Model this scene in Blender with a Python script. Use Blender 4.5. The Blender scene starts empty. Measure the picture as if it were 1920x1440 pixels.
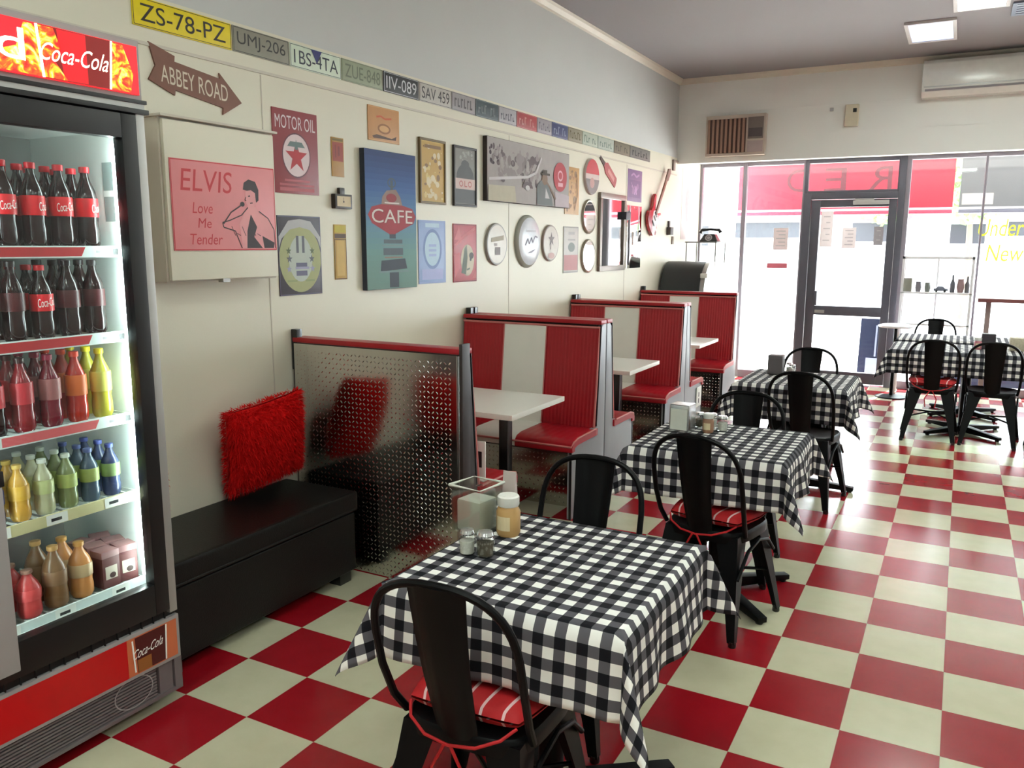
import bpy, bmesh, math, random
from mathutils import Vector, Matrix

# ------------------------------------------------------------------ camera, sky, exposure
scene = bpy.context.scene
COL = scene.collection
PI = math.pi
W = -2.42          # surface of the left wall
CEIL = 3.46
BULK = 6.63        # bulkhead above the shop window
FRONT = 7.65       # shop window
SOFFIT = 2.545
HEAD = 2.625      # top of the shop window
RIGHT = 3.3
REAR = -6.0
T = 0.305          # floor tile

def look():
    y, p, r = -0.495299308, -0.167572024, 0.00383391167
    f = Vector((math.sin(y) * math.cos(p), math.cos(y) * math.cos(p), math.sin(p)))
    rt = Vector((math.cos(y), -math.sin(y), 0))
    up = rt.cross(f)
    r2 = math.cos(r) * rt + math.sin(r) * up
    u2 = -math.sin(r) * rt + math.cos(r) * up
    m = Matrix((r2, u2, -f)).transposed().to_4x4()
    m.translation = Vector((0.542495701, -2.80130257, 1.62997534))
    return m

cam_data = bpy.data.cameras.new('camera')
cam_data.sensor_width = 36.0
cam_data.lens = 36.0 * 1544.76 / 1920.0
cam_data.clip_start = 0.02
cam = bpy.data.objects.new('camera', cam_data)
COL.objects.link(cam)
cam.matrix_world = look()
scene.camera = cam

world = bpy.data.worlds.new('overcast_daylight')
scene.world = world
world.use_nodes = True
bg = world.node_tree.nodes['Background']
bg.inputs[0].default_value = (0.86, 0.94, 1.0, 1)
bg.inputs[1].default_value = 12.0

sun_data = bpy.data.lights.new('sun', 'SUN')
sun_data.energy = 32.0
sun_data.angle = 0.01
sun_data.color = (1.0, 0.95, 0.88)
sun = bpy.data.objects.new('sun', sun_data)
COL.objects.link(sun)
sun.rotation_euler = (math.radians(46), 0, math.radians(168))   # high, over the roof, onto the street

vs = scene.view_settings
vs.view_transform = 'Standard'
vs.look = 'None'
vs.exposure = 0.72
vs.gamma = 1.0
vs.use_curve_mapping = False
scene.cycles.max_bounces = 10
scene.cycles.diffuse_bounces = 5
scene.cycles.glossy_bounces = 4
scene.cycles.transmission_bounces = 6
scene.cycles.transparent_max_bounces = 16
scene.cycles.sample_clamp_indirect = 6.0
scene.cycles.caustics_reflective = False
scene.cycles.caustics_refractive = False

LAMP_STRENGTH = 26.0        # the ceiling panels
FRIDGE_STRENGTH = 24.0      # the strip light inside the drinks fridge

# ------------------------------------------------------------------ materials
def lin(c):
    out = []
    for v in c:
        v = v / 255.0
        out.append(v / 12.92 if v <= 0.04045 else ((v + 0.055) / 1.055) ** 2.4)
    return tuple(out)

MATS = {}
def M(name, rgb=(200, 200, 200), rough=0.5, metal=0.0, noise=0.08, scale=18.0, spec=0.5, coat=0.0, bump=0.0, bscale=60.0, emit=0.0):
    if name in MATS:
        return MATS[name]
    m = bpy.data.materials.new(name)
    m.use_nodes = True
    nt = m.node_tree
    b = nt.nodes['Principled BSDF']
    c = lin(rgb)
    tc = nt.nodes.new('ShaderNodeTexCoord')
    nz = nt.nodes.new('ShaderNodeTexNoise')
    nz.inputs['Scale'].default_value = scale
    nz.inputs['Detail'].default_value = 3
    nt.links.new(tc.outputs['Object'], nz.inputs['Vector'])
    mx = nt.nodes.new('ShaderNodeMix')
    mx.data_type = 'RGBA'
    mx.inputs[6].default_value = tuple(v * (1 - noise) for v in c) + (1,)
    mx.inputs[7].default_value = tuple(min(1, v * (1 + noise)) for v in c) + (1,)
    nt.links.new(nz.outputs['Fac'], mx.inputs[0])
    nt.links.new(mx.outputs[2], b.inputs['Base Color'])
    b.inputs['Roughness'].default_value = rough
    b.inputs['Metallic'].default_value = metal
    b.inputs['Specular IOR Level'].default_value = spec
    b.inputs['Coat Weight'].default_value = coat
    if emit:
        nt.links.new(mx.outputs[2], b.inputs['Emission Color'])
        b.inputs['Emission Strength'].default_value = emit
    if bump:
        n2 = nt.nodes.new('ShaderNodeTexNoise')
        n2.inputs['Scale'].default_value = bscale
        nt.links.new(tc.outputs['Object'], n2.inputs['Vector'])
        bp = nt.nodes.new('ShaderNodeBump')
        bp.inputs['Strength'].default_value = bump
        bp.inputs['Distance'].default_value = 0.004
        nt.links.new(n2.outputs['Fac'], bp.inputs['Height'])
        nt.links.new(bp.outputs['Normal'], b.inputs['Normal'])
    MATS[name] = m
    return m

def math_node(nt, op, a=None, b=None):
    n = nt.nodes.new('ShaderNodeMath')
    n.operation = op
    for i, v in ((0, a), (1, b)):
        if v is None:
            continue
        if isinstance(v, (int, float)):
            n.inputs[i].default_value = v
        else:
            nt.links.new(v, n.inputs[i])
    return n.outputs[0]

def floor_material():
    m = bpy.data.materials.new('checkerboard_vinyl')
    m.use_nodes = True
    nt = m.node_tree
    b = nt.nodes['Principled BSDF']
    g = nt.nodes.new('ShaderNodeNewGeometry')
    s = nt.nodes.new('ShaderNodeSeparateXYZ')
    nt.links.new(g.outputs['Position'], s.inputs[0])
    fx = math_node(nt, 'DIVIDE', s.outputs[0], T)
    fy = math_node(nt, 'DIVIDE', s.outputs[1], T)
    tot = math_node(nt, 'ADD', math_node(nt, 'FLOOR', fx), math_node(nt, 'FLOOR', fy))
    par = math_node(nt, 'FLOORED_MODULO', tot, 2.0)
    nz = nt.nodes.new('ShaderNodeTexNoise')
    nz.inputs['Scale'].default_value = 9.0
    nz.inputs['Detail'].default_value = 6.0
    nt.links.new(g.outputs['Position'], nz.inputs['Vector'])
    def pair(lo, hi):
        mx = nt.nodes.new('ShaderNodeMix'); mx.data_type = 'RGBA'
        mx.inputs[6].default_value = lin(lo) + (1,)
        mx.inputs[7].default_value = lin(hi) + (1,)
        nt.links.new(nz.outputs['Fac'], mx.inputs[0])
        return mx.outputs[2]
    red = pair((138, 14, 24), (160, 22, 34))
    cream = pair((186, 181, 152), (206, 201, 174))
    mx = nt.nodes.new('ShaderNodeMix'); mx.data_type = 'RGBA'
    nt.links.new(par, mx.inputs[0])
    nt.links.new(red, mx.inputs[6])
    nt.links.new(cream, mx.inputs[7])
    # thin seams
    def seam(f):
        fr = math_node(nt, 'FRACT', f)
        d = math_node(nt, 'ABSOLUTE', math_node(nt, 'SUBTRACT', fr, 0.5))
        return math_node(nt, 'GREATER_THAN', d, 0.4965)
    sm = math_node(nt, 'MULTIPLY', math_node(nt, 'MAXIMUM', seam(fx), seam(fy)), 0.35)
    mx2 = nt.nodes.new('ShaderNodeMix'); mx2.data_type = 'RGBA'
    nt.links.new(sm, mx2.inputs[0])
    nt.links.new(mx.outputs[2], mx2.inputs[6])
    mx2.inputs[7].default_value = lin((120, 80, 72)) + (1,)
    nt.links.new(mx2.outputs[2], b.inputs['Base Color'])
    b.inputs['Roughness'].default_value = 0.21
    b.inputs['Specular IOR Level'].default_value = 0.5
    return m

def gingham_material():
    m = bpy.data.materials.new('gingham_cotton')
    m.use_nodes = True
    nt = m.node_tree
    b = nt.nodes['Principled BSDF']
    uv = nt.nodes.new('ShaderNodeUVMap')
    uv.uv_map = 'UVMap'
    s = nt.nodes.new('ShaderNodeSeparateXYZ')
    nt.links.new(uv.outputs[0], s.inputs[0])
    def stripe(o):
        f = math_node(nt, 'FRACT', math_node(nt, 'MULTIPLY', o, 1 / 0.058))
        return math_node(nt, 'GREATER_THAN', f, 0.5)
    a = stripe(s.outputs[0]); c = stripe(s.outputs[1])
    tot = math_node(nt, 'MULTIPLY', math_node(nt, 'ADD', a, c), 0.5)
    cr = nt.nodes.new('ShaderNodeValToRGB')
    cr.color_ramp.interpolation = 'CONSTANT'
    e = cr.color_ramp.elements
    e[0].position = 0.0; e[0].color = lin((236, 234, 230)) + (1,)
    e[1].position = 0.4; e[1].color = lin((88, 86, 92)) + (1,)
    e3 = e.new(0.8); e3.color = lin((18, 18, 24)) + (1,)
    nt.links.new(tot, cr.inputs[0])
    nt.links.new(cr.outputs[0], b.inputs['Base Color'])
    b.inputs['Roughness'].default_value = 0.85
    b.inputs['Specular IOR Level'].default_value = 0.2
    return m

def glass_material(name, tint=(1, 1, 1), reflect=0.08):
    m = bpy.data.materials.new(name)
    m.use_nodes = True
    nt = m.node_tree
    nt.nodes.clear()
    out = nt.nodes.new('ShaderNodeOutputMaterial')
    tr = nt.nodes.new('ShaderNodeBsdfTransparent')
    tr.inputs[0].default_value = tuple(tint) + (1,)
    gl = nt.nodes.new('ShaderNodeBsdfGlossy')
    gl.inputs['Roughness'].default_value = 0.03
    lw = nt.nodes.new('ShaderNodeLayerWeight')
    lw.inputs[0].default_value = 0.5
    fc = math_node(nt, 'ADD', math_node(nt, 'MULTIPLY', math_node(nt, 'POWER', lw.outputs['Facing'], 4.0), 0.55), reflect * 0.6)
    mx = nt.nodes.new('ShaderNodeMixShader')
    nt.links.new(fc, mx.inputs[0])
    nt.links.new(tr.outputs[0], mx.inputs[1])
    nt.links.new(gl.outputs[0], mx.inputs[2])
    nt.links.new(mx.outputs[0], out.inputs[0])
    return m

def emitter(name, rgb, strength):
    if name in MATS:
        return MATS[name]
    m = bpy.data.materials.new(name)
    m.use_nodes = True
    nt = m.node_tree
    b = nt.nodes['Principled BSDF']
    b.inputs['Base Color'].default_value = lin(rgb) + (1,)
    b.inputs['Emission Color'].default_value = lin(rgb) + (1,)
    b.inputs['Emission Strength'].default_value = strength
    b.inputs['Roughness'].default_value = 0.4
    MATS[name] = m
    return m

def diamond_steel():
    m = M('tread_plate_steel', (205, 203, 198), 0.13, 1.0, noise=0.05, scale=8)
    return m

FLOOR_M = floor_material()
GINGHAM = gingham_material()
GLASS = glass_material('window_glass', (0.96, 0.98, 0.98), 0.05)
FGLASS = glass_material('fridge_glass', (0.93, 0.96, 0.96), 0.05)
PET = glass_material('clear_plastic', (0.93, 0.95, 0.93), 0.2)
WALLM = M('cream_wall_paint', (222, 216, 198), 0.42, noise=0.025, scale=3, bump=0.06, bscale=140)
WALLUP = M('warm_white_wall_paint', (200, 201, 200), 0.6, noise=0.025, scale=3)
BULKM = M('off_white_bulkhead_paint', (238, 237, 233), 0.55, noise=0.02, scale=3)
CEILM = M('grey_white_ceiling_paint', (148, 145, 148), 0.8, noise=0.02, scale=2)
TRIMM = M('cream_trim_paint', (205, 196, 182), 0.45, noise=0.03)
BLACK = M('gloss_black_paint', (14, 14, 16), 0.3, noise=0.1, coat=0.2)
MBLACK = M('black_powder_coat', (6, 6, 8), 0.40, noise=0.1, spec=0.16)
LEATHER = M('black_leatherette', (12, 11, 11), 0.42, noise=0.15, scale=40, spec=0.3, bump=0.25, bscale=160)
STEEL = diamond_steel()
CHROME = M('brushed_metal', (190, 190, 190), 0.25, 1.0, noise=0.05)
ALU = M('silver_aluminium', (176, 174, 172), 0.4, 0.6, noise=0.04)
REDV = M('red_vinyl', (164, 18, 32), 0.36, noise=0.08, scale=10)
WHITEV = M('white_vinyl', (236, 236, 228), 0.4, noise=0.04, scale=10)
PIPING = M('pale_red_piping', (198, 116, 112), 0.45)
LAMINATE = M('grey_white_laminate', (142, 143, 148), 0.35, noise=0.03)
TABLEW = M('white_laminate', (226, 222, 214), 0.3, noise=0.02)
WHITE = M('white_plastic', (228, 226, 220), 0.4, noise=0.03)
REDP = M('red_print', (196, 22, 30), 0.4)
WHITEP = M('white_print', (236, 234, 228), 0.5)
BLACKP = M('black_print', (22, 20, 22), 0.5)
DARKFR = M('dark_grey_aluminium', (84, 84, 94), 0.4, 0.3, noise=0.06)

def translucent(m, k=0.45):
    nt = m.node_tree
    b = nt.nodes['Principled BSDF']; out = nt.nodes['Material Output']
    t = nt.nodes.new('ShaderNodeBsdfTranslucent')
    src = b.inputs['Base Color'].links[0].from_socket
    nt.links.new(src, t.inputs[0])
    mx = nt.nodes.new('ShaderNodeMixShader'); mx.inputs[0].default_value = k
    nt.links.new(b.outputs[0], mx.inputs[1]); nt.links.new(t.outputs[0], mx.inputs[2]); nt.links.new(mx.outputs[0], out.inputs[0])

def fire_print(name, strength):
    m = bpy.data.materials.new(name)
    m.use_nodes = True
    nt = m.node_tree
    b = nt.nodes['Principled BSDF']
    tc = nt.nodes.new('ShaderNodeTexCoord')
    nz = nt.nodes.new('ShaderNodeTexNoise')
    nz.inputs['Scale'].default_value = 24.0
    nz.inputs['Detail'].default_value = 6.0
    nz.inputs['Distortion'].default_value = 1.6
    nt.links.new(tc.outputs['Object'], nz.inputs['Vector'])
    cr = nt.nodes.new('ShaderNodeValToRGB')
    e = cr.color_ramp.elements
    e[0].position = 0.36; e[0].color = lin((214, 26, 30)) + (1,)
    e[1].position = 0.72; e[1].color = lin((255, 238, 170)) + (1,)
    for p_, c_ in ((0.47, (238, 84, 26)), (0.58, (255, 186, 40))):
        q_ = e.new(p_); q_.color = lin(c_) + (1,)
    nt.links.new(nz.outputs['Fac'], cr.inputs[0])
    nt.links.new(cr.outputs[0], b.inputs['Base Color'])
    nt.links.new(cr.outputs[0], b.inputs['Emission Color'])
    b.inputs['Emission Strength'].default_value = strength
    return m

# ------------------------------------------------------------------ mesh builder
TEXT_CACHE = {}
def text_geo(s):
    if s in TEXT_CACHE:
        return TEXT_CACHE[s]
    cu = bpy.data.curves.new('lettering', 'FONT')
    cu.body = s
    cu.size = 1.0
    cu.resolution_u = 4
    ob = bpy.data.objects.new('lettering', cu)
    COL.objects.link(ob)
    bpy.context.view_layer.update()
    dg = bpy.context.evaluated_depsgraph_get()
    me = ob.evaluated_get(dg).to_mesh()
    vs_ = [(v.co.x, v.co.y) for v in me.vertices]
    fs_ = [tuple(p.vertices) for p in me.polygons]
    ob.evaluated_get(dg).to_mesh_clear()
    bpy.data.objects.remove(ob)
    bpy.data.curves.remove(cu)
    x0 = min(v[0] for v in vs_); x1 = max(v[0] for v in vs_)
    y0 = min(v[1] for v in vs_); y1 = max(v[1] for v in vs_)
    vs_ = [((v[0] - x0) / (x1 - x0), (v[1] - y0) / (y1 - y0)) for v in vs_]
    TEXT_CACHE[s] = (vs_, fs_)
    return TEXT_CACHE[s]

ON_LEFT = lambda u, v, w: (w, u, v)       # a picture on the left wall: right is +y
ON_FRONT = lambda u, v, w: (u, -w, v)     # a picture facing the room from the front wall
FLAT = lambda u, v, w: (u, v, w)

class MB:
    def __init__(s, fn=None):
        s.V, s.F, s.MI, s.fn = [], [], [], fn
        s.uv = None
    def add(s, p):
        s.V.append(tuple(s.fn(*p)) if s.fn else tuple(p))
        return len(s.V) - 1
    def face(s, ids, m=0):
        s.F.append(tuple(ids)); s.MI.append(m)
    def quad(s, pts, m=0):
        s.face([s.add(p) for p in pts], m)
    def box(s, a, b, m=0):
        x0, y0, z0 = a; x1, y1, z1 = b
        i = [s.add(p) for p in ((x0, y0, z0), (x1, y0, z0), (x1, y1, z0), (x0, y1, z0), (x0, y0, z1), (x1, y0, z1), (x1, y1, z1), (x0, y1, z1))]
        for f in ((0, 3, 2, 1), (4, 5, 6, 7), (0, 1, 5, 4), (1, 2, 6, 5), (2, 3, 7, 6), (3, 0, 4, 7)):
            s.face([i[k] for k in f], m)
        return s
    def hexa(s, lo, hi, m=0):
        """lo and hi are two quads (each four points); a tapered block."""
        a = [s.add(p) for p in lo]; b = [s.add(p) for p in hi]
        s.face(a[::-1], m); s.face(b, m)
        for k in range(4):
            s.face((a[k], a[(k + 1) % 4], b[(k + 1) % 4], b[k]), m)
        return s
    def prism(s, poly, fn3, a, b, m=0):
        """poly (p,q) extruded from a to b; fn3(p,q,t) gives the point."""
        A = [s.add(fn3(p, q, a)) for p, q in poly]; B = [s.add(fn3(p, q, b)) for p, q in poly]
        s.face(A[::-1], m); s.face(B, m)
        n = len(poly)
        for k in range(n):
            s.face((A[k], A[(k + 1) % n], B[(k + 1) % n], B[k]), m)
        return s
    def tube(s, pts, r, m=0, seg=8, closed=False):
        pts = [Vector(p) for p in pts]
        n = len(pts)
        rs = r if isinstance(r, (list, tuple)) else [r] * n
        rings = []
        prev = None
        for k in range(n):
            if closed:
                d = pts[(k + 1) % n] - pts[k - 1]
            else:
                d = pts[min(k + 1, n - 1)] - pts[max(k - 1, 0)]
            d.normalize()
            if prev is None:
                a = d.cross(Vector((0, 0, 1)))
                if a.length < 1e-3:
                    a = d.cross(Vector((1, 0, 0)))
            else:
                a = prev - d * prev.dot(d)
            a.normalize(); prev = a
            b = d.cross(a)
            rings.append([s.add(pts[k] + rs[k] * (math.cos(2 * PI * j / seg) * a + math.sin(2 * PI * j / seg) * b)) for j in range(seg)])
        for k in range(n if closed else n - 1):
            A, B = rings[k], rings[(k + 1) % n]
            for j in range(seg):
                s.face((A[j], A[(j + 1) % seg], B[(j + 1) % seg], B[j]), m)
        if not closed:
            s.face(rings[0][::-1], m); s.face(rings[-1], m)
        return s
    def lathe(s, prof, c=(0, 0, 0), seg=16, m=0):
        rings = []
        for r, z in prof:
            r = max(r, 1e-4)
            rings.append([s.add((c[0] + r * math.cos(2 * PI * j / seg), c[1] + r * math.sin(2 * PI * j / seg), c[2] + z)) for j in range(seg)])
        for k in range(len(rings) - 1):
            A, B = rings[k], rings[k + 1]
            for j in range(seg):
                s.face((A[j], A[(j + 1) % seg], B[(j + 1) % seg], B[j]), m)
        s.face(rings[0][::-1], m); s.face(rings[-1], m)
        return s
    # --- flat graphics, in (u, v) at height w
    def poly(s, pts, w=0, m=0):
        s.face([s.add((p[0], p[1], w)) for p in pts], m); return s
    def rect(s, u0, v0, u1, v1, w=0, m=0):
        return s.poly(((u0, v0), (u1, v0), (u1, v1), (u0, v1)), w, m)
    def ell(s, u, v, a, b=None, w=0, m=0, n=28, t0=0, t1=2 * PI):
        b = a if b is None else b
        k = n if t1 - t0 > 6.28 else n + 1
        return s.poly([(u + a * math.cos(t0 + (t1 - t0) * i / n), v + b * math.sin(t0 + (t1 - t0) * i / n)) for i in range(k)], w, m)
    def ring(s, u, v, a, b, t, w=0, m=0, n=32):
        for i in range(n):
            c0, s0, c1, s1 = math.cos(2 * PI * i / n), math.sin(2 * PI * i / n), math.cos(2 * PI * (i + 1) / n), math.sin(2 * PI * (i + 1) / n)
            s.poly(((u + a * c0, v + b * s0), (u + a * c1, v + b * s1), (u + (a - t) * c1, v + (b - t) * s1), (u + (a - t) * c0, v + (b - t) * s0)), w, m)
        return s
    def star(s, u, v, r, w=0, m=0, k=0.40):
        return s.poly([(u + (r if i % 2 == 0 else r * k) * math.sin(PI * i / 5), v + (r if i % 2 == 0 else r * k) * math.cos(PI * i / 5)) for i in range(10)], w, m)
    def line(s, pts, t, w=0, m=0):
        for (a, b), (c, d) in zip(pts[:-1], pts[1:]):
            L = math.hypot(c - a, d - b) or 1
            nx, ny = -(d - b) / L * t / 2, (c - a) / L * t / 2
            s.poly(((a + nx, b + ny), (a - nx, b - ny), (c - nx, d - ny), (c + nx, d + ny)), w, m)
        return s
    def frame(s, u0, v0, u1, v1, t, w=0, m=0):
        s.rect(u0, v0, u1, v0 + t, w, m); s.rect(u0, v1 - t, u1, v1, w, m)
        s.rect(u0, v0 + t, u0 + t, v1 - t, w, m); s.rect(u1 - t, v0 + t, u1, v1 - t, w, m); return s
    def text(s, txt, u0, v0, u1, v1, w=0, m=0, shear=0.0, rise=0.0, mirror=False):
        vs_, fs_ = text_geo(txt)
        base = len(s.V)
        for x, y in vs_:
            if mirror:
                x = 1 - x
            uu = u0 + x * (u1 - u0) + shear * y * (v1 - v0)
            vv = v0 + y * (v1 - v0) + rise * x
            s.add((uu, vv, w))
        for f in fs_:
            s.face([base + k for k in f], m)
        return s
    def build(s, name, mats, parent=None, loc=(0, 0, 0), rot=(0, 0, 0), bevel=0.0, bseg=2, smooth=True, angle=35, fix=True, weld=False):
        me = bpy.data.meshes.new(name)
        me.from_pydata(s.V, [], s.F)
        mats = mats if isinstance(mats, (list, tuple)) else [mats]
        for m in mats:
            me.materials.append(m)
        me.polygons.foreach_set('material_index', s.MI)
        if s.uv is not None:
            l = me.uv_layers.new(name='UVMap')
            for lp in me.loops:
                l.data[lp.index].uv = s.uv[lp.vertex_index]
        if fix or bevel:
            bm = bmesh.new(); bm.from_mesh(me)
            if weld:
                bmesh.ops.remove_doubles(bm, verts=bm.verts, dist=1e-5)
            if fix:
                bmesh.ops.recalc_face_normals(bm, faces=bm.faces)
            if bevel:
                ed = [e for e in bm.edges if e.is_manifold and e.calc_face_angle(0) > 0.5]
                bmesh.ops.bevel(bm, geom=ed, offset=bevel, segments=bseg, affect='EDGES', profile=0.7, clamp_overlap=True)
            bm.to_mesh(me); bm.free()
        if smooth:
            me.polygons.foreach_set('use_smooth', [True] * len(me.polygons))
            me.set_sharp_from_angle(angle=math.radians(angle))
        me.update()
        o = bpy.data.objects.new(name, me)
        COL.objects.link(o)
        if parent:
            o.parent = parent
        o.location = loc; o.rotation_euler = rot
        return o

def tag(o, label, cat, group=None, kind=None):
    o['label'] = label; o['category'] = cat
    if group: o['group'] = group
    if kind: o['kind'] = kind
    return o

def thing(name, label, cat, loc=(0, 0, 0), rz=0.0, group=None):
    o = bpy.data.objects.new(name, None)
    o.empty_display_size = 0.05
    COL.objects.link(o)
    o.location = loc; o.rotation_euler = (0, 0, rz)
    return tag(o, label, cat, group)

def struct(o):
    o['kind'] = 'structure'
    return o

def copy_tree(o, parent=None):
    c = o.copy(); COL.objects.link(c); c.parent = parent
    for ch in list(o.children):
        copy_tree(ch, c)
    return c

def dup(root, loc, rz=0.0, label=None):
    c = copy_tree(root)
    c.location = loc; c.rotation_euler = (0, 0, rz)
    if label: c['label'] = label
    return c

ORD = ['rightmost', 'second from the right', 'third from the right', 'fourth from the right', 'fifth from the right', 'sixth from the right', 'seventh from the right', 'eighth from the right']

# ------------------------------------------------------------------ room shell
struct(MB().box((W - 0.1, REAR - 0.1, -0.1), (RIGHT + 0.1, FRONT + 0.06, 0.0)).build('floor', FLOOR_M, smooth=False))
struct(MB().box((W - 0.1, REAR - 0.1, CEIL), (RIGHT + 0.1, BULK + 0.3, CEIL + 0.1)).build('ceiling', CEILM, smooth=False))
struct(MB().box((W - 0.12, REAR - 0.1, 0), (W, FRONT + 0.06, 2.61)).build('wall_left', WALLM, smooth=False))
struct(MB().box((W - 0.12, REAR - 0.1, 2.61), (W, FRONT + 0.06, CEIL)).build('wall_left', WALLUP, smooth=False))
struct(MB().box((RIGHT, REAR - 0.1, 0), (RIGHT + 0.12, FRONT + 0.06, CEIL)).build('wall_right', WALLUP, smooth=False))
struct(MB().box((W, REAR - 0.12, 0), (RIGHT, REAR, CEIL)).build('wall_back', WALLUP, smooth=False))
m = MB()
m.box((W, BULK, SOFFIT), (RIGHT, BULK + 0.12, CEIL))
m.box((W, BULK + 0.12, HEAD), (RIGHT, FRONT + 0.06, HEAD + 0.1))
for z in (2.80, 3.075):            # board joints across the bulkhead
    m.box((W + 0.01, BULK - 0.003, z), (RIGHT, BULK, z + 0.007))
struct(m.build('wall_front', BULKM, smooth=False))
# cornice and battens
m = MB()
c_prof = [(0, 0), (0.055, 0), (0.045, -0.02), (0.02, -0.045), (0, -0.055)]
m.prism(c_prof, lambda p, q, t: (W + p, t, CEIL + q), REAR, BULK, 0)
struct(m.build('trim_1', TRIMM, smooth=False))
m = MB()
m.prism(c_prof, lambda p, q, t: (t, BULK - p, CEIL + q), W, RIGHT, 0)
struct(m.build('trim_2', TRIMM, smooth=False))
m = MB()
m.box((W, -3.5, 2.415), (W + 0.006, BULK, 2.428))
struct(m.build('trim_3', TRIMM, smooth=False))
m = MB()
for y in (0.19, 2.62, 5.02):
    m.box((W, y, 0.0), (W + 0.0025, y + 0.006, 2.41))
struct(m.build('trim_4', TRIMM, smooth=False))

# ------------------------------------------------------------------ shop front: windows and door
def window(n, x0, x1, z0, z1, left_stile=0.05, right_stile=0.05, sill=0.09, mat=DARKFR):
    m = MB()
    y0, y1 = FRONT - 0.04, FRONT + 0.04
    m.box((x0, y0, z0), (x0 + left_stile, y1, z1))
    m.box((x1 - right_stile, y0, z0), (x1, y1, z1))
    m.box((x0 + left_stile, y0, z1 - 0.045), (x1 - right_stile, y1, z1))
    m.box((x0 + left_stile, y0, z0), (x1 - right_stile, y1, z0 + sill))
    fr = struct(m.build('window_%d' % n, mat, bevel=0.003))
    MB().box((x0 + left_stile, FRONT - 0.004, z0 + sill), (x1 - right_stile, FRONT + 0.004, z1 - 0.045)).build('pane', GLASS, fr, smooth=False)
    return fr
PALEFR = M('pale_window_frame', (126, 120, 130), 0.4, noise=0.04)
window(1, W, -1.87, 0, HEAD, 0.03, 0.025, mat=PALEFR)
window(2, -1.87, -1.17, 0, HEAD, 0.025, 0.02, mat=PALEFR)
window(3, -1.17, -0.13, 2.235, HEAD, 0.04, 0.04, sill=0.03)
window(4, -0.09, 0.69, 0, HEAD, 0.05, 0.012, mat=PALEFR)
window(5, 0.69, RIGHT, 0, HEAD, 0.012, 0.05, mat=PALEFR)
m = MB()
y0, y1 = FRONT - 0.05, FRONT + 0.05
m.box((-1.17, y0, 0), (-1.085, y1, 2.235)); m.box((-0.155, y0, 0), (-0.085, y1, HEAD)); m.box((-1.085, y0, 2.165), (-0.155, y1, 2.235))
fr = struct(m.build('door_1', DARKFR, bevel=0.004))
m = MB()
m.box((-1.08, FRONT - 0.025, 0.02), (-0.98, FRONT + 0.025, 2.16)); m.box((-0.245, FRONT - 0.025, 0.02), (-0.16, FRONT + 0.025, 2.16))
m.box((-0.98, FRONT - 0.025, 2.075), (-0.245, FRONT + 0.025, 2.16)); m.box((-0.98, FRONT - 0.025, 0.815), (-0.245, FRONT + 0.025, 0.925))
m.box((-0.98, FRONT - 0.025, 0.02), (-0.245, FRONT + 0.025, 0.15))
m.build('door_leaf', DARKFR, fr, bevel=0.004)
MB().box((-0.98, FRONT - 0.004, 0.15), (-0.245, FRONT + 0.004, 2.075)).build('door_glass', GLASS, fr, smooth=False)
MB().box((-0.99, FRONT - 0.07, 0.93), (-0.95, FRONT - 0.026, 1.10)).build('lock_box', DARKFR, fr, bevel=0.006)
m = MB(); m.box((-0.62, FRONT - 0.07, 2.10), (-0.24, FRONT - 0.026, 2.145)); m.box((-0.60, FRONT - 0.05, 2.145), (-0.40, FRONT - 0.04, 2.165))
m.build('door_closer', ALU, fr, bevel=0.006)
m = MB(); m.box((-0.97, FRONT - 0.03, 0.84), (-0.86, FRONT - 0.026, 0.875)); m.build('maker_plate', ALU, fr)

# notices stuck inside the glass
NOTICE = M('paper_notice', (214, 208, 208), 0.7)
translucent(NOTICE, 0.35)
GREYINK = M('grey_ink', (176, 172, 176), 0.7)
def notice(x0, x1, z0, z1, label, extra=None, rows=5, paper=NOTICE):
    m = MB(ON_FRONT)
    m.box((x0, z0, 0.0), (x1, z1, 0.002))
    o = m.build('paper_notice', paper, smooth=False, loc=(0, FRONT - 0.005, 0))
    tag(o, label, 'notice')
    m = MB(ON_FRONT)
    for k in range(rows):
        v = z1 - (k + 1) * (z1 - z0) / (rows + 1)
        m.rect(x0 + 0.03 * (1 + k % 2), v, x1 - 0.03, v + 0.012, 0.003)
    m.build('print', GREYINK, o, smooth=False)
    return o
notice(-0.965, -0.83, 1.62, 2.03, 'tall white paper notice in the top left corner of the door glass')
notice(-0.72, -0.57, 1.60, 1.84, 'square pale notice at the middle of the upper door glass')
notice(-0.38, -0.28, 1.64, 1.85, 'small grey-framed notice near the right stile of the door', rows=3, paper=M('grey_notice', (150, 146, 152), 0.7))
notice(-1.50, -1.33, 1.58, 1.84, 'pinkish paper notice on the narrow pane left of the door', paper=M('pink_notice', (214, 198, 200), 0.7))
m = MB(ON_FRONT); m.box((-1.56, 1.36, 0), (-1.32, 1.42, 0.002))
tag(m.build('red_sticker', M('faded_red_sticker', (190, 96, 110), 0.6), loc=(0, FRONT - 0.005, 0), smooth=False), 'long faded red sticker on the pane left of the door, below the pink notice', 'sticker')
YEL = M('yellow_green_window_paint', (204, 214, 60), 0.6)
translucent(YEL, 0.3)
wl = thing('window_lettering', 'yellow-green lettering painted on the right-hand shop window', 'lettering')
MB(ON_FRONT).text('Under', 0.66, 1.74, 1.08, 1.92, 0.001, 0, shear=0.1).build('word', YEL, wl, loc=(0, FRONT - 0.006, 0), smooth=False)
MB(ON_FRONT).text('New', 0.76, 1.47, 1.10, 1.65, 0.001, 0, shear=0.1).build('word', YEL, wl, loc=(0, FRONT - 0.006, 0), smooth=False)

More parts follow.
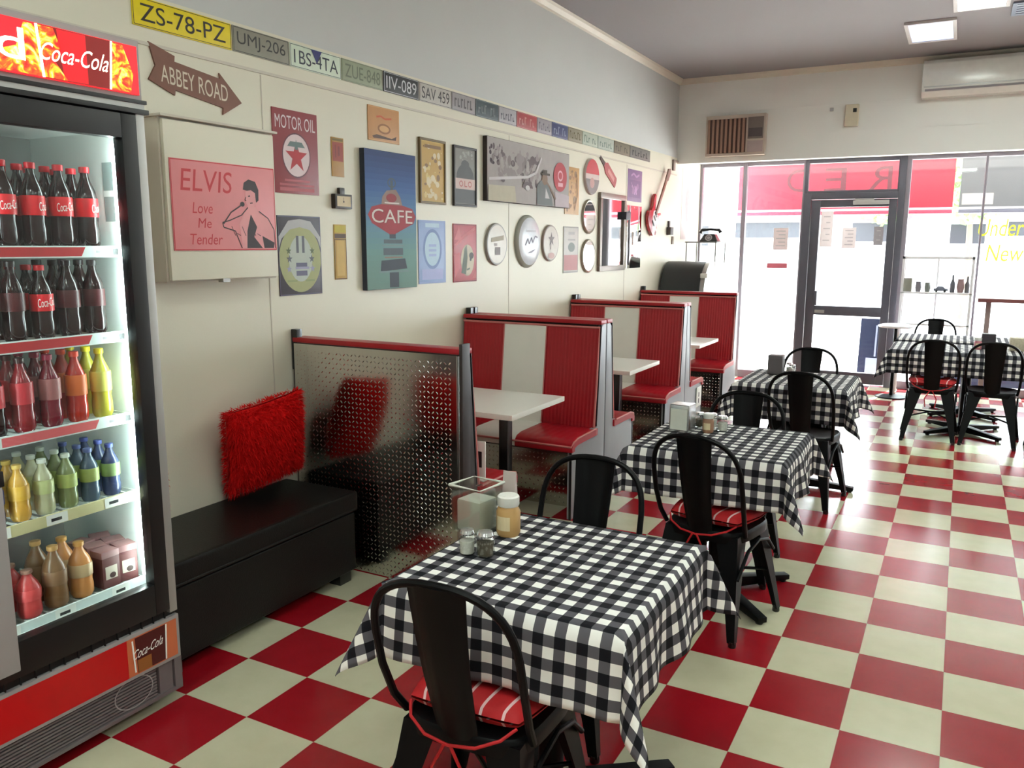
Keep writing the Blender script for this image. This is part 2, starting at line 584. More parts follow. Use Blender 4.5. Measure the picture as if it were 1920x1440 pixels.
# ------------------------------------------------------------------ street outside
PAVE = M('sunlit_pavement', (196, 192, 186), 0.9, noise=0.08, scale=1.5)
struct(MB().box((-14, FRONT + 0.06, -0.16), (16, 30, -0.06)).build('floor_street', PAVE, smooth=False))
PVC_R = M('red_pvc_blind', (150, 18, 40), 0.45, noise=0.03, scale=4)
PVC_G = M('grey_pvc_blind', (80, 78, 78), 0.5, noise=0.05, scale=4)
HEM = M('pale_hem_tape', (214, 168, 178), 0.5)
DRED = M('dark_red_pvc', (150, 20, 48), 0.5)
translucent(PVC_R, 0.16); translucent(PVC_G, 0.10)
AY = 9.5
def blind(x0, x1, mat, hemmat, darkmat, label):
    o = MB().box((x0, AY, 2.13), (x1, AY + 0.012, 3.15)).build('awning_blind', mat, smooth=False)
    tag(o, label, 'awning blind')
    MB().box((x0, AY - 0.004, 2.10), (x1, AY + 0.016, 2.13)).build('hem', hemmat, o, smooth=False)
    MB().tube([(x0, AY + 0.006, 2.075), (x1, AY + 0.006, 2.075)], 0.028).build('bottom_rail', darkmat, o)
    return o
bl = blind(-2.39, 0.37, PVC_R, HEM, DRED, 'wide red drop-down awning blind outside the shop front with letters showing through')
m = MB(ON_FRONT)
for t_, u0, u1 in (('R', -0.66, -0.37), ('E', -1.22, -0.94), ('D', -1.72, -1.42)):
    m.text(t_, u0, 2.37, u1, 2.68, 0.0, 0, mirror=True)
m.build('lettering', M('show_through_letters', (70, 4, 18), 0.5), bl, loc=(0, AY - 0.002, 0), smooth=False)
blg = blind(0.44, 3.4, PVC_G, M('grey_hem', (160, 156, 158), 0.5), M('dark_grey_rail', (70, 68, 78), 0.5), 'grey drop-down awning blind outside the right-hand window')
m = MB(ON_FRONT); m.rect(0.47, 2.16, 0.82, 2.30, 0.0, 0)
m.build('pocket', M('clear_pocket', (150, 142, 132), 0.4), blg, loc=(0, AY - 0.002, 0), smooth=False)
# awning roof that carries both blinds
m = MB()
m.hexa([(-2.6, FRONT + 0.1, 3.5), (3.6, FRONT + 0.1, 3.5), (3.6, AY + 0.1, 3.15), (-2.6, AY + 0.1, 3.15)], [(-2.6, FRONT + 0.1, 3.56), (3.6, FRONT + 0.1, 3.56), (3.6, AY + 0.1, 3.21), (-2.6, AY + 0.1, 3.21)])
tag(m.build('street_awning', M('awning_sheet', (200, 196, 196), 0.5), smooth=False), 'sloping awning roof over the pavement that carries the blinds', 'awning')
# buildings across the street
def building(name, x0, x1, z1, mat, label, bands, wins):
    o = MB().box((x0, 22, -0.06), (x1, 27, z1)).build(name, mat, smooth=False)
    tag(o, label, 'building')
    for (a, b, c, d, mm) in bands:
        MB().box((a, 21.6, c), (b, 22, d)).build('verandah_fascia', mm, o, smooth=False)
    for (a, b, c, d) in wins:
        MB().box((a, 21.97, c), (b, 22.02, d)).build('window', M('dark_shop_glass', (30, 30, 38), 0.3), o, smooth=False)
    return o
WB = M('white_render', (226, 222, 216), 0.8)
building('shop_building', -11, -3.2, 4.6, WB, 'white shop building across the street behind the left panes', [(-10.5, -3.4, 2.32, 2.5, M('grey_fascia', (96, 80, 88), 0.7))], [(-9.8, -8.6, 1.62, 2.2), (-7.6, -6.2, 1.62, 2.2), (-5.4, -3.6, 1.85, 2.28)])
building('corner_building', -2.6, 8.5, 4.2, M('pale_stone', (206, 202, 202), 0.8), 'pale low building across the street behind the right-hand window', [(-2.4, 8.2, 2.32, 2.5, M('grey_fascia', (96, 80, 88), 0.7))], [(-2.2, -0.9, 1.75, 2.25), (0.2, 1.0, 1.7, 2.2), (1.5, 3.0, 1.9, 2.25), (3.6, 6.6, 1.8, 2.2)])
LEAF = M('street_tree_leaves', (120, 160, 92), 0.8, noise=0.3, scale=4)
BARK = M('bark', (92, 78, 66), 0.9)
def street_tree(x, y, label, seed):
    rnd = random.Random(seed)
    o = thing('street_tree', label, 'tree', (x, y, -0.06))
    MB().tube([(0, 0, 0), (0.05, 0, 1.2), (0.0, 0.05, 2.5)], [0.09, 0.07, 0.05]).build('trunk', BARK, o)
    m = MB()
    for k in range(700):
        d = Vector((rnd.gauss(0, 1), rnd.gauss(0, 1), rnd.gauss(0, 1))).normalized() * (rnd.random() ** 0.4)
        p = Vector((0, 0, 3.0)) + Vector((d.x * 1.0, d.y * 1.0, d.z * 0.85))
        a = Vector((rnd.gauss(0, 1), rnd.gauss(0, 1), rnd.gauss(0, 1))).normalized() * 0.11
        b = a.cross(Vector((rnd.gauss(0, 1), rnd.gauss(0, 1), rnd.gauss(0, 1)))).normalized() * 0.06
        m.quad((p - a, p - b, p + a, p + b))
    m.build('foliage', LEAF, o, fix=False, smooth=False)
street_tree(0.6, 17.0, 'green street tree beyond the window just right of the door', 3)
street_tree(-1.1, 20.4, 'green street tree seen through the upper right of the door glass', 4)

# ------------------------------------------------------------------ booths
def tread(m, u0, u1, v0, v1, pitch, L=0.0088, wd=0.0032, h=0.0011, mi=0):
    """raised lozenges of chequer plate, alternating at right angles"""
    nu = int((u1 - u0) / pitch); nv = int((v1 - v0) / pitch)
    for j in range(nv):
        for i in range(nu):
            cu = u0 + (i + 0.5) * pitch; cv = v0 + (j + 0.5) * pitch
            a = PI / 4 if (i + j) % 2 else -PI / 4
            ca, sa = math.cos(a), math.sin(a)
            def P(x, y, z):
                return m.add((cu + x * ca - y * sa, cv + x * sa + y * ca, z))
            b = [P(-L, 0, 0), P(-L * .45, -wd, 0), P(L * .45, -wd, 0), P(L, 0, 0), P(L * .45, wd, 0), P(-L * .45, wd, 0)]
            t = [P(-L * .55, 0, h), P(L * .55, 0, h)]
            for f in ((b[0], b[1], t[0]), (b[1], b[2], t[1], t[0]), (b[2], b[3], t[1]), (b[3], b[4], t[1]), (b[4], b[5], t[0], t[1]), (b[5], b[0], t[0])):
                m.face(f, mi)

BX0, BX1 = -2.405, -1.40
BACKPATH = [(0.082, 1.125), (0.105, 0.90), (0.135, 0.62), (0.152, 0.47)]
SEATPATH = [(0.135, 0.492), (0.30, 0.492), (0.44, 0.490), (0.495, 0.478), (0.522, 0.450), (0.520, 0.418)]
def padded(path, x0, x1, y0, s, rib=0.0, depth=0.0035, thick=0.03, n=4):
    """upholstered strip following path (distance from the rear, height), fluted across x when rib > 0"""
    m = MB()
    cnt = max(1, round((x1 - x0) / rib)) if rib else 1
    xs = []
    for k in range(cnt):
        for q in range(n):
            t = q / n
            xs.append((x0 + (x1 - x0) * (k + t) / cnt, math.sin(PI * t) if rib else 1.0))
    xs.append((x1, 0.0 if rib else 1.0))
    nrm = []
    for k in range(len(path)):
        a = path[max(k - 1, 0)]; b = path[min(k + 1, len(path) - 1)]
        dx, dz = b[0] - a[0], b[1] - a[1]
        L = math.hypot(dx, dz)
        nrm.append((-dz / L, dx / L))
    rows = []
    for x, h in xs:
        col = []
        for (d, z), (nx, nz) in zip(path, nrm):
            col.append(m.add((x, y0 + s * (d + nx * depth * h), z + nz * depth * h)))
        for (d, z), (nx, nz) in list(zip(path, nrm))[::-1]:
            col.append(m.add((x, y0 + s * (d - nx * thick), z - nz * thick)))
        rows.append(col)
    c = len(rows[0])
    for A, B in zip(rows[:-1], rows[1:]):
        for k in range(c):
            m.face((A[k], A[(k + 1) % c], B[(k + 1) % c], B[k]))
    m.face(rows[0][::-1]); m.face(rows[-1])
    return m

def bench(y0, s, label, plate=False, kick=True):
    o = thing('booth_bench', label, 'booth bench', (0, 0, 0), 0, 'diner booth benches along the wall')
    yy = lambda d: y0 + s * d
    # frame: end panel towards the aisle, rear board, base
    m = MB()
    prof = [(0.0, 0.0), (0.0, 1.14), (0.05, 1.14), (0.075, 1.12), (0.125, 0.50), (0.50, 0.46), (0.50, 0.0)]
    m.prism(prof, lambda p, q, t: (t, yy(p), q), BX1 - 0.028, BX1, 0)
    m.build('end_panel', M('dark_brown_post', (40, 30, 28), 0.45) if plate else LAMINATE, o, bevel=0.002)
    m = MB()
    m.prism([(0.002, 0.0), (0.002, 1.14), (0.04, 1.14), (0.105, 0.46), (0.48, 0.43), (0.48, 0.40), (0.28, 0.40), (0.28, 0.0)], lambda p, q, t: (t, yy(p), q), BX0, BX1 - 0.03, 0)
    m.build('carcass', M('dark_stained_board', (52, 44, 42), 0.5), o, smooth=False)
    # black edge strip down the aisle end
    for a, b in (((0.078, 1.14), (0.128, 0.505)), ((0.505, 0.455), (0.505, 0.0))):
        m = MB()
        m.hexa([(BX1 - 0.012, yy(a[0]), a[1]), (BX1 + 0.003, yy(a[0]), a[1]), (BX1 + 0.003, yy(a[0] + 0.006), a[1]), (BX1 - 0.012, yy(a[0] + 0.006), a[1])],
               [(BX1 - 0.012, yy(b[0]), b[1]), (BX1 + 0.003, yy(b[0]), b[1]), (BX1 + 0.003, yy(b[0] + 0.006), b[1]), (BX1 - 0.012, yy(b[0] + 0.006), b[1])])
        m.build('edge_strip', BLACK, o, smooth=False)
    # upholstery
    a, b = -2.085, -1.775
    for x0, x1, mt, nm, rib in ((BX0 + 0.005, a, REDV, 'back_pad', 0.024), (a, b, WHITEV, 'back_stripe', 0), (b, BX1 - 0.006, REDV, 'back_pad', 0.024)):
        padded(BACKPATH, x0, x1, y0, s, rib).build(nm, mt, o, angle=60)
    for x0, x1, mt, nm, rib in ((BX0 + 0.005, a, REDV, 'seat_pad', 0.05), (a, b, WHITEV, 'seat_stripe', 0), (b, BX1 + 0.012, REDV, 'seat_pad', 0.05)):
        padded(SEATPATH, x0, x1, y0, s, rib, 0.002, 0.04).build(nm, mt, o, angle=60)
    m = MB()
    loop = [(BX0 + 0.006, yy(0.09), 1.122), (BX1 - 0.008, yy(0.09), 1.122), (BX1 - 0.006, yy(0.123), 0.80), (BX1 - 0.006, yy(0.158), 0.50)]
    m.tube(loop, 0.007)
    for x in (a, b):
        m.tube([(x, yy(0.088), 1.122), (x, yy(0.141), 0.62), (x, yy(0.158), 0.50)], 0.004)
    m.tube([(BX1 + 0.012, yy(0.16), 0.494), (BX1 + 0.012, yy(0.44), 0.492), (BX1 + 0.01, yy(0.50), 0.476), (BX1 + 0.006, yy(0.524), 0.452), (BX0 + 0.01, yy(0.526), 0.452)], 0.006)
    m.build('piping', PIPING, o)
    m = MB()
    m.box((BX0, min(yy(0.0), yy(0.088)), 1.14), (BX1 + 0.002, max(yy(0.0), yy(0.088)), 1.165))
    m.build('top_cap', REDV, o, bevel=0.006)
    if kick:
        m = MB(lambda u, v, w: (u, y0 + s * (0.283 + w), v))
        m.box((BX0, 0.0, -0.002), (BX1 - 0.03, 0.40, 0.0))
        tread(m, BX0, BX1 - 0.03, 0.01, 0.40, 0.030)
        m.build('kick_plate', STEEL, o, smooth=False)
    if plate:
        m = MB(lambda u, v, w: (u, y0 - s * w, v))
        m.box((BX0 + 0.012, 0.0, 0.0), (BX1 - 0.022, 1.135, 0.004))
        m.build('steel_back_sheet', STEEL, o, smooth=False)
        m = MB(lambda u, v, w: (u, y0 - s * (0.004 + w), v))
        tread(m, BX0 + 0.016, BX1 - 0.026, 0.004, 1.13, 0.0235)
        m.build('raised_tread', STEEL, o, smooth=False)
        m = MB(); m.box((BX1 - 0.022, y0 - 0.010, 0.0), (BX1 - 0.006, y0 - 0.0, 1.135))
        m.build('edge_trim', CHROME, o, bevel=0.002)
    # posts at the wall and on the aisle end
    m = MB(); m.box((BX0 - 0.008, y0 + 0.001 if s > 0 else y0 - 0.04, 1.0), (BX0 + 0.03, y0 + 0.04 if s > 0 else y0 - 0.001, 1.205))
    m.build('wall_post', BLACK, o, bevel=0.004)
    if plate:
        m = MB(); m.box((BX1 - 0.006, y0 - 0.012, 0.0), (BX1 + 0.012, y0 + 0.055, 1.19))
        m.build('end_post', M('dark_brown_post', (40, 30, 28), 0.45), o, bevel=0.004)
    return o

bench(0.316, 1, 'booth bench nearest the fridge, its rear sheeted in mirror-bright tread plate', plate=True, kick=False)
bench(2.045, -1, 'first red and white booth bench facing the camera, behind the nearest white table')
bench(2.060, 1, 'booth bench turned away, back to back with the first red and white one', kick=False)
bench(3.800, -1, 'middle red and white booth bench facing the camera')
bench(3.815, 1, 'booth bench turned away, back to back with the middle red and white one', kick=False)
bench(5.570, -1, 'farthest red and white booth bench, in front of the black roll-top cabinet')

def booth_table(yc, label):
    o = thing('booth_table', label, 'table', (0, 0, 0), 0, 'white booth tables')
    MB().box((W + 0.012, yc - 0.325, 0.725), (-1.445, yc + 0.325, 0.755)).build('table_top', TABLEW, o, bevel=0.006)
    m = MB(); m.box((-1.69, yc - 0.028, 0.02), (-1.634, yc + 0.028, 0.725)); m.build('leg', BLACK, o, bevel=0.003)
    m = MB(); m.box((-1.86, yc - 0.17, 0.0), (-1.46, yc + 0.17, 0.02)); m.build('base', BLACK, o, bevel=0.004)
    return o
booth_table(1.205, 'white rectangular table in the nearest booth')
booth_table(2.945, 'white rectangular table in the middle booth')
booth_table(4.70, 'white rectangular table in the farthest booth')

NUMC = M('white_number_card', (224, 222, 216), 0.5)
m = MB(); m.box((-1.475, 0.545, 0.499), (-1.412, 0.553, 0.69)); m.box((-1.475, 0.53, 0.494), (-1.412, 0.57, 0.500))
o = tag(m.build('number_card', NUMC, bevel=0.001), 'white table number card standing on the nearest booth seat', 'number card')
MB(ON_FRONT).text('1', -1.455, 0.56, -1.43, 0.64, 0, 0).build('numeral', BLACKP, o, loc=(0, 0.5444, 0), smooth=False)
m = MB(); m.box((BX1 + 0.0045, 4.15, 0.24), (BX1 + 0.010, 4.29, 0.412))
o = tag(m.build('number_card', NUMC, bevel=0.001), 'white number card fixed to the booth end panel beside the farthest table', 'number card')
MB(ON_LEFT).rect(4.20, 0.27, 4.225, 0.31, 0, 0).rect(4.20, 0.325, 4.225, 0.365, 0, 0).build('mark', BLACKP, o, loc=(BX1 + 0.0106, 0, 0), smooth=False)

# ------------------------------------------------------------------ black storage bench with shaggy cushions
o = thing('storage_bench', 'long black leatherette storage bench against the left wall', 'bench')
by0, by1, bx0, bx1 = -0.93, 0.235, W + 0.012, -1.945
MB().box((bx0 + 0.012, by0 + 0.012, 0.055), (bx1 - 0.012, by1 - 0.012, 0.345)).build('box', LEATHER, o, bevel=0.012, bseg=3)
MB().box((bx0, by0, 0.352), (bx1, by1, 0.45)).build('lid', LEATHER, o, bevel=0.02, bseg=4)
for x in (bx0 + 0.06, bx1 - 0.06):
    for y in (by0 + 0.08, by1 - 0.08):
        MB().box((x - 0.035, y - 0.04, 0.0), (x + 0.035, y + 0.04, 0.058)).build('foot', BLACK, o, bevel=0.004)
m = MB()
m.tube([(bx1 - 0.002, by0 + 0.01, 0.365), (bx1 - 0.002, by1 - 0.01, 0.365)], 0.005); m.tube([(bx1 - 0.008, by0 + 0.01, 0.44), (bx1 - 0.008, by1 - 0.01, 0.44)], 0.005)
m.build('piping', LEATHER, o)

FUR = M('red_shag', (214, 12, 14), 0.8, noise=0.2, scale=30, spec=0.2)
def shag_cushion(name_label, loc, rot, seed, size=0.205):
    rnd = random.Random(seed)
    o = thing('shag_cushion', name_label, 'cushion', loc)
    o.rotation_euler = rot
    def surf(u, v, side):
        e = max(0.0, 1 - abs(u) ** 3.2) ** 0.55 * max(0.0, 1 - abs(v) ** 3.2) ** 0.55
        k = 1 - 0.06 * (1 - abs(v) ** 2) * (abs(u) ** 6)
        k2 = 1 - 0.06 * (1 - abs(u) ** 2) * (abs(v) ** 6)
        return Vector((u * size * k, side * (0.004 + 0.075 * e), v * size * k2))
    m = MB(); n = 16
    for side in (1, -1):
        g = [[m.add(surf(-1 + 2 * i / n, -1 + 2 * j / n, side)) for i in range(n + 1)] for j in range(n + 1)]
        for j in range(n):
            for i in range(n):
                m.face((g[j][i], g[j][i + 1], g[j + 1][i + 1], g[j + 1][i]))
    m.build('cover', FUR, o, weld=True)
    m = MB()
    for k in range(9000):
        side = 1 if rnd.random() < 0.68 else -1
        u, v = rnd.uniform(-1, 1), rnd.uniform(-1, 1)
        if rnd.random() < 0.16:
            if rnd.random() < 0.5: u = rnd.choice((-1, 1)) * rnd.uniform(0.93, 1)
            else: v = rnd.choice((-1, 1)) * rnd.uniform(0.93, 1)
        p = surf(u, v, side)
        d = Vector((u * abs(u) ** 3 * 1.2, side * 0.8, v * abs(v) ** 3 * 1.2)) + Vector((rnd.gauss(0, .45), rnd.gauss(0, .3), rnd.gauss(0, .45) - 0.35))
        d.normalize()
        L = rnd.uniform(0.018, 0.036)
        s_ = d.cross(Vector((rnd.gauss(0, 1), rnd.gauss(0, 1), rnd.gauss(0, 1)))).normalized() * 0.0017
        q = p + d * L * 0.55 + Vector((0, 0, -0.004))
        e = p + d * L + Vector((0, 0, -0.010))
        a, b, c, dd, t = m.add(p - s_), m.add(p + s_), m.add(q + s_ * .8), m.add(q - s_ * .8), m.add(e)
        m.face((a, b, c, dd)); m.face((dd, c, t))
    f = m.build('fur', FUR, o, fix=False, smooth=False)
    f['kind'] = 'stuff'
    return o
# leaning on the wall at the far end of the bench
shag_cushion('bright red shaggy cushion leaning on the wall beside the tread-plate partition', (-2.275, -0.035, 0.718), (math.radians(-13), math.radians(8), math.radians(-99)), 5)
shag_cushion('red shaggy cushion at the near end of the black bench, against the fridge', (-2.235, -0.80, 0.655), (math.radians(5), 0, math.radians(180)), 6, 0.165)

# ------------------------------------------------------------------ metal cafe chairs
def cafe_chair(label):
    o = thing('cafe_chair', label, 'chair', (0, 0, 0), 0, 'black metal cafe chairs')
    # seat pan with rolled rim
    m = MB()
    def ringpts(k, z, n=32):
        out = []
        for i in range(n):
            a = 2 * PI * i / n
            c, s_ = math.cos(a), math.sin(a)
            r = (abs(c) ** 4 + abs(s_) ** 4) ** -0.25
            wx = 0.185 + 0.012 * s_
            out.append((wx * k * r * c, 0.18 * k * r * s_, z))
        return out
    R = [[m.add(p) for p in ringpts(k, z)] for k, z in ((1.0, 0.405), (1.01, 0.43), (1.0, 0.443), (0.97, 0.45), (0.90, 0.447), (0.55, 0.442), (0.05, 0.440))]
    for A, B in zip(R[:-1], R[1:]):
        for j in range(32):
            m.face((A[j], A[(j + 1) % 32], B[(j + 1) % 32], B[j]))
    m.face(R[-1])
    m.build('seat', MBLACK, o, fix=False)
    # legs: folded sheet tapering to the foot
    for sx in (-1, 1):
        for sy in (-1, 1):
            top = Vector((sx * 0.150, sy * 0.148, 0.435)); foot = Vector((sx * (0.215 if sy > 0 else 0.195), sy * (0.205 if sy > 0 else 0.245), 0.018))
            m = MB()
            rings = []
            for t in (0, 0.12, 0.4, 0.75, 1.0):
                c = top.lerp(foot, t)
                wd = 0.062 * (1 - t) ** 1.3 + 0.017
                q = [(-sx * wd * 1.1, sy * 0.012), (sx * 0.014, sy * 0.014), (sx * 0.012, -sy * wd * 1.1), (sx * 0.004, -sy * wd * 1.05), (sx * 0.004, sy * 0.004), (-sx * wd * 1.05, sy * 0.004)]
                rings.append([m.add((c.x + a, c.y + b, c.z)) for a, b in q])
            for A, B in zip(rings[:-1], rings[1:]):
                for j in range(6):
                    m.face((A[j], A[(j + 1) % 6], B[(j + 1) % 6], B[j]))
            m.face(rings[0]); m.face(rings[-1])
            lg = m.build('leg', MBLACK, o, smooth=False)
            MB().lathe([(0.015, 0), (0.017, 0.006), (0.015, 0.024)], (foot.x, foot.y, 0.0), 10).build('rubber_foot', BLACK, lg)
    # cross brace under the seat
    m = MB()
    for a, b in (((-0.18, -0.205), (0.19, 0.185)), ((0.18, -0.205), (-0.19, 0.185))):
        m.tube([(a[0], a[1], 0.20), (0, 0, 0.225), (b[0], b[1], 0.20)], 0.007)
    for sx in (-1, 1):       # arched side rails
        m.tube([(sx * 0.185, -0.2, 0.27), (sx * 0.187, -0.1, 0.365), (sx * 0.188, 0.02, 0.388), (sx * 0.19, 0.12, 0.36), (sx * 0.195, 0.18, 0.30)], 0.008)
    m.build('brace', MBLACK, o)
    # hoop back
    pts = []
    for k in range(25):
        a = PI * k / 24
        x = -0.196 * math.copysign(abs(math.cos(a)) ** 0.82, math.cos(a))
        hgt = math.sin(a) ** 0.5
        z = 0.60 + 0.265 * hgt if 0 < k < 24 else 0.60
        y = -0.205 - 0.035 * (z - 0.60) / 0.265 - 0.035 * hgt
        pts.append((x, y, z))
    pts = [(-0.180, -0.120, 0.435), (-0.190, -0.165, 0.50)] + pts + [(0.190, -0.165, 0.50), (0.180, -0.120, 0.435)]
    MB().tube(pts, 0.0105, seg=10).build('back_hoop', MBLACK, o)
    # central splat
    m = MB()
    rows = []
    for t in [k / 8 for k in range(9)]:
        z = 0.43 + 0.432 * t
        y = -0.168 - 0.105 * t - 0.012 * math.sin(PI * t)
        hw = 0.056 + 0.022 * t
        row = []
        for q in (-1, -0.75, -0.66, -0.25, 0, 0.25, 0.66, 0.75, 1):
            emb = -0.005 if abs(q) < 0.7 else 0.0
            row.append((q * hw, y - 0.010 * (1 - q * q) + emb, z))
        rows.append(row)
    f = [[m.add(p) for p in r] for r in rows]
    b = [[m.add((p[0], p[1] + 0.003, p[2])) for p in r] for r in rows]
    for A in (f, b):
        for r0, r1 in zip(A[:-1], A[1:]):
            for j in range(8):
                m.face((r0[j], r0[j + 1], r1[j + 1], r1[j]))
    for j in range(8):
        m.face((f[0][j], f[0][j + 1], b[0][j + 1], b[0][j])); m.face((f[-1][j], f[-1][j + 1], b[-1][j + 1], b[-1][j]))
    for j in (0, 8):
        for k in range(8):
            m.face((f[k][j], f[k + 1][j], b[k + 1][j], b[k][j]))
    m.build('splat', MBLACK, o, angle=50)
    return o

CHAIRS = [
    (-0.465, -1.055, 3, 'black metal cafe chair nearest the camera, at the front table', True),
    (-0.575, -0.36, 180, 'black metal cafe chair on the far side of the front table', False),
    (-0.315, 0.685, -9, 'black metal cafe chair with red cushion on the near side of the middle gingham table', True),
    (-0.39, 1.28, 180, 'black metal cafe chair on the far side of the middle gingham table', True),
    (-0.25, 2.67, -4, 'black metal cafe chair on the near side of the third gingham table', False),
    (-0.41, 3.44, 178, 'black metal cafe chair on the far side of the third gingham table, before the door', False),
    (0.40, 5.045, 0, 'black metal cafe chair with red cushion at the long table by the window', True),
    (0.85, 5.08, -3, 'black metal cafe chair without cushion at the long table by the window', False),
    (0.36, 6.74, 182, 'black metal cafe chair beyond the window tables, facing the room', False),
    (1.34, 4.90, 0, 'black metal cafe chair half out of view at the right end of the window table', False),
]
proto = cafe_chair(CHAIRS[0][3])
chairs = []
for k, (x, y, rz, lab, cu) in enumerate(CHAIRS):
    c = proto if k == 0 else copy_tree(proto)
    c.location = (x, y, 0); c.rotation_euler = (0, 0, math.radians(rz)); c['label'] = lab
    chairs.append(c)

# striped seat cushions tied to some chairs
CUSH = M('red_cushion_cotton', (176, 14, 22), 0.7, noise=0.12, scale=30)
CSTR = M('white_cushion_stripe', (224, 186, 186), 0.75)
def seat_cushion(label):
    o = thing('seat_cushion', label, 'cushion', (0, 0, 0), 0, 'red striped chair cushions')
    m = MB(); n = 40
    sw = 0.188
    def P(i, j, side):
        u, v = -1 + 2 * i / n, -1 + 2 * j / n
        e = max(0, 1 - abs(u) ** 4) ** 0.4 * max(0, 1 - abs(v) ** 4) ** 0.4
        puff = 0.004 * math.cos(u * 9) * e
        return (u * sw * (1 - 0.03 * abs(v) ** 3 - 0.16 * max(0, -v)), v * 0.172 * (1 - 0.03 * abs(u) ** 3) + 0.022, 0.0375 + side * ((0.022 + 0.010 * max(0, -v)) * e + 0.003) + (puff if side > 0 else 0))
    for side in (1, -1):
        g = [[m.add(P(i, j, side)) for i in range(n + 1)] for j in range(n + 1)]
        for j in range(n):
            for i in range(n):
                m.face((g[j][i], g[j][i + 1], g[j + 1][i + 1], g[j + 1][i]), 1 if i in (5, 13, 20, 26, 34) else 0)
    m.build('pad', [CUSH, CSTR], o, weld=True, angle=80)
    for sx in (-1, 1):
        m = MB()
        m.tube([(sx * 0.15, -0.150, 0.03), (sx * 0.125, -0.190, 0.015), (sx * 0.07, -0.215, -0.005), (0, -0.222, -0.012)], 0.0042)
        m.tube([(sx * 0.01, -0.226, -0.012), (sx * 0.045, -0.225, -0.08), (sx * 0.035, -0.222, -0.15)], 0.0042)
        m.build('tie', CUSH, o)
    return o
cl = ['red striped cushion tied to the chair nearest the camera', 'red striped cushion on the near chair of the middle gingham table', 'red striped cushion on the far chair of the middle gingham table', 'red striped cushion on the window-table chair nearest the door']
cushp = None; q = 0
for c, spec in zip(chairs, CHAIRS):
    if spec[4]:
        if cushp is None: cushp = seat_cushion(cl[q]); t_ = cushp
        else: t_ = copy_tree(cushp)
        t_['label'] = cl[q]; q += 1
        t_.location = (spec[0], spec[1], 0.4505); t_.rotation_euler = (0, 0, math.radians(spec[2]))

# ------------------------------------------------------------------ cafe tables under gingham cloths
TOPZ = 0.738
def cafe_table(x, y, hx, hy, label, turn=PI / 4):
    o = thing('cafe_table', label, 'table', (x, y, 0), 0, 'pedestal tables under gingham cloths')
    MB().box((-hx, -hy, TOPZ - 0.03), (hx, hy, TOPZ)).build('table_top', M('dark_table_board', (60, 46, 40), 0.5), o, bevel=0.006)
    MB().lathe([(0.038, 0.05), (0.038, TOPZ - 0.05), (0.12, TOPZ - 0.045), (0.12, TOPZ - 0.03)], seg=20).build('column', MBLACK, o)
    m = MB()
    for a in range(4):
        t = turn + a * PI / 2
        d = Vector((math.cos(t), math.sin(t), 0)); nn = Vector((-d.y, d.x, 0))
        L = 0.40
        lo = [d * 0.02 + nn * 0.03, d * 0.02 - nn * 0.03, d * L - nn * 0.022, d * L + nn * 0.022]
        m.hexa([(p.x, p.y, 0.012) for p in lo], [(p.x, p.y, z) for p, z in zip(lo, (0.07, 0.07, 0.036, 0.036))])
    m.build('cross_base', MBLACK, o, bevel=0.003)
    for a in range(4):
        t = turn + a * PI / 2
        MB().lathe([(0.016, 0), (0.018, 0.006), (0.012, 0.013)], (math.cos(t) * 0.375, math.sin(t) * 0.375, 0), 10).build('glide', BLACK, o)
    return o

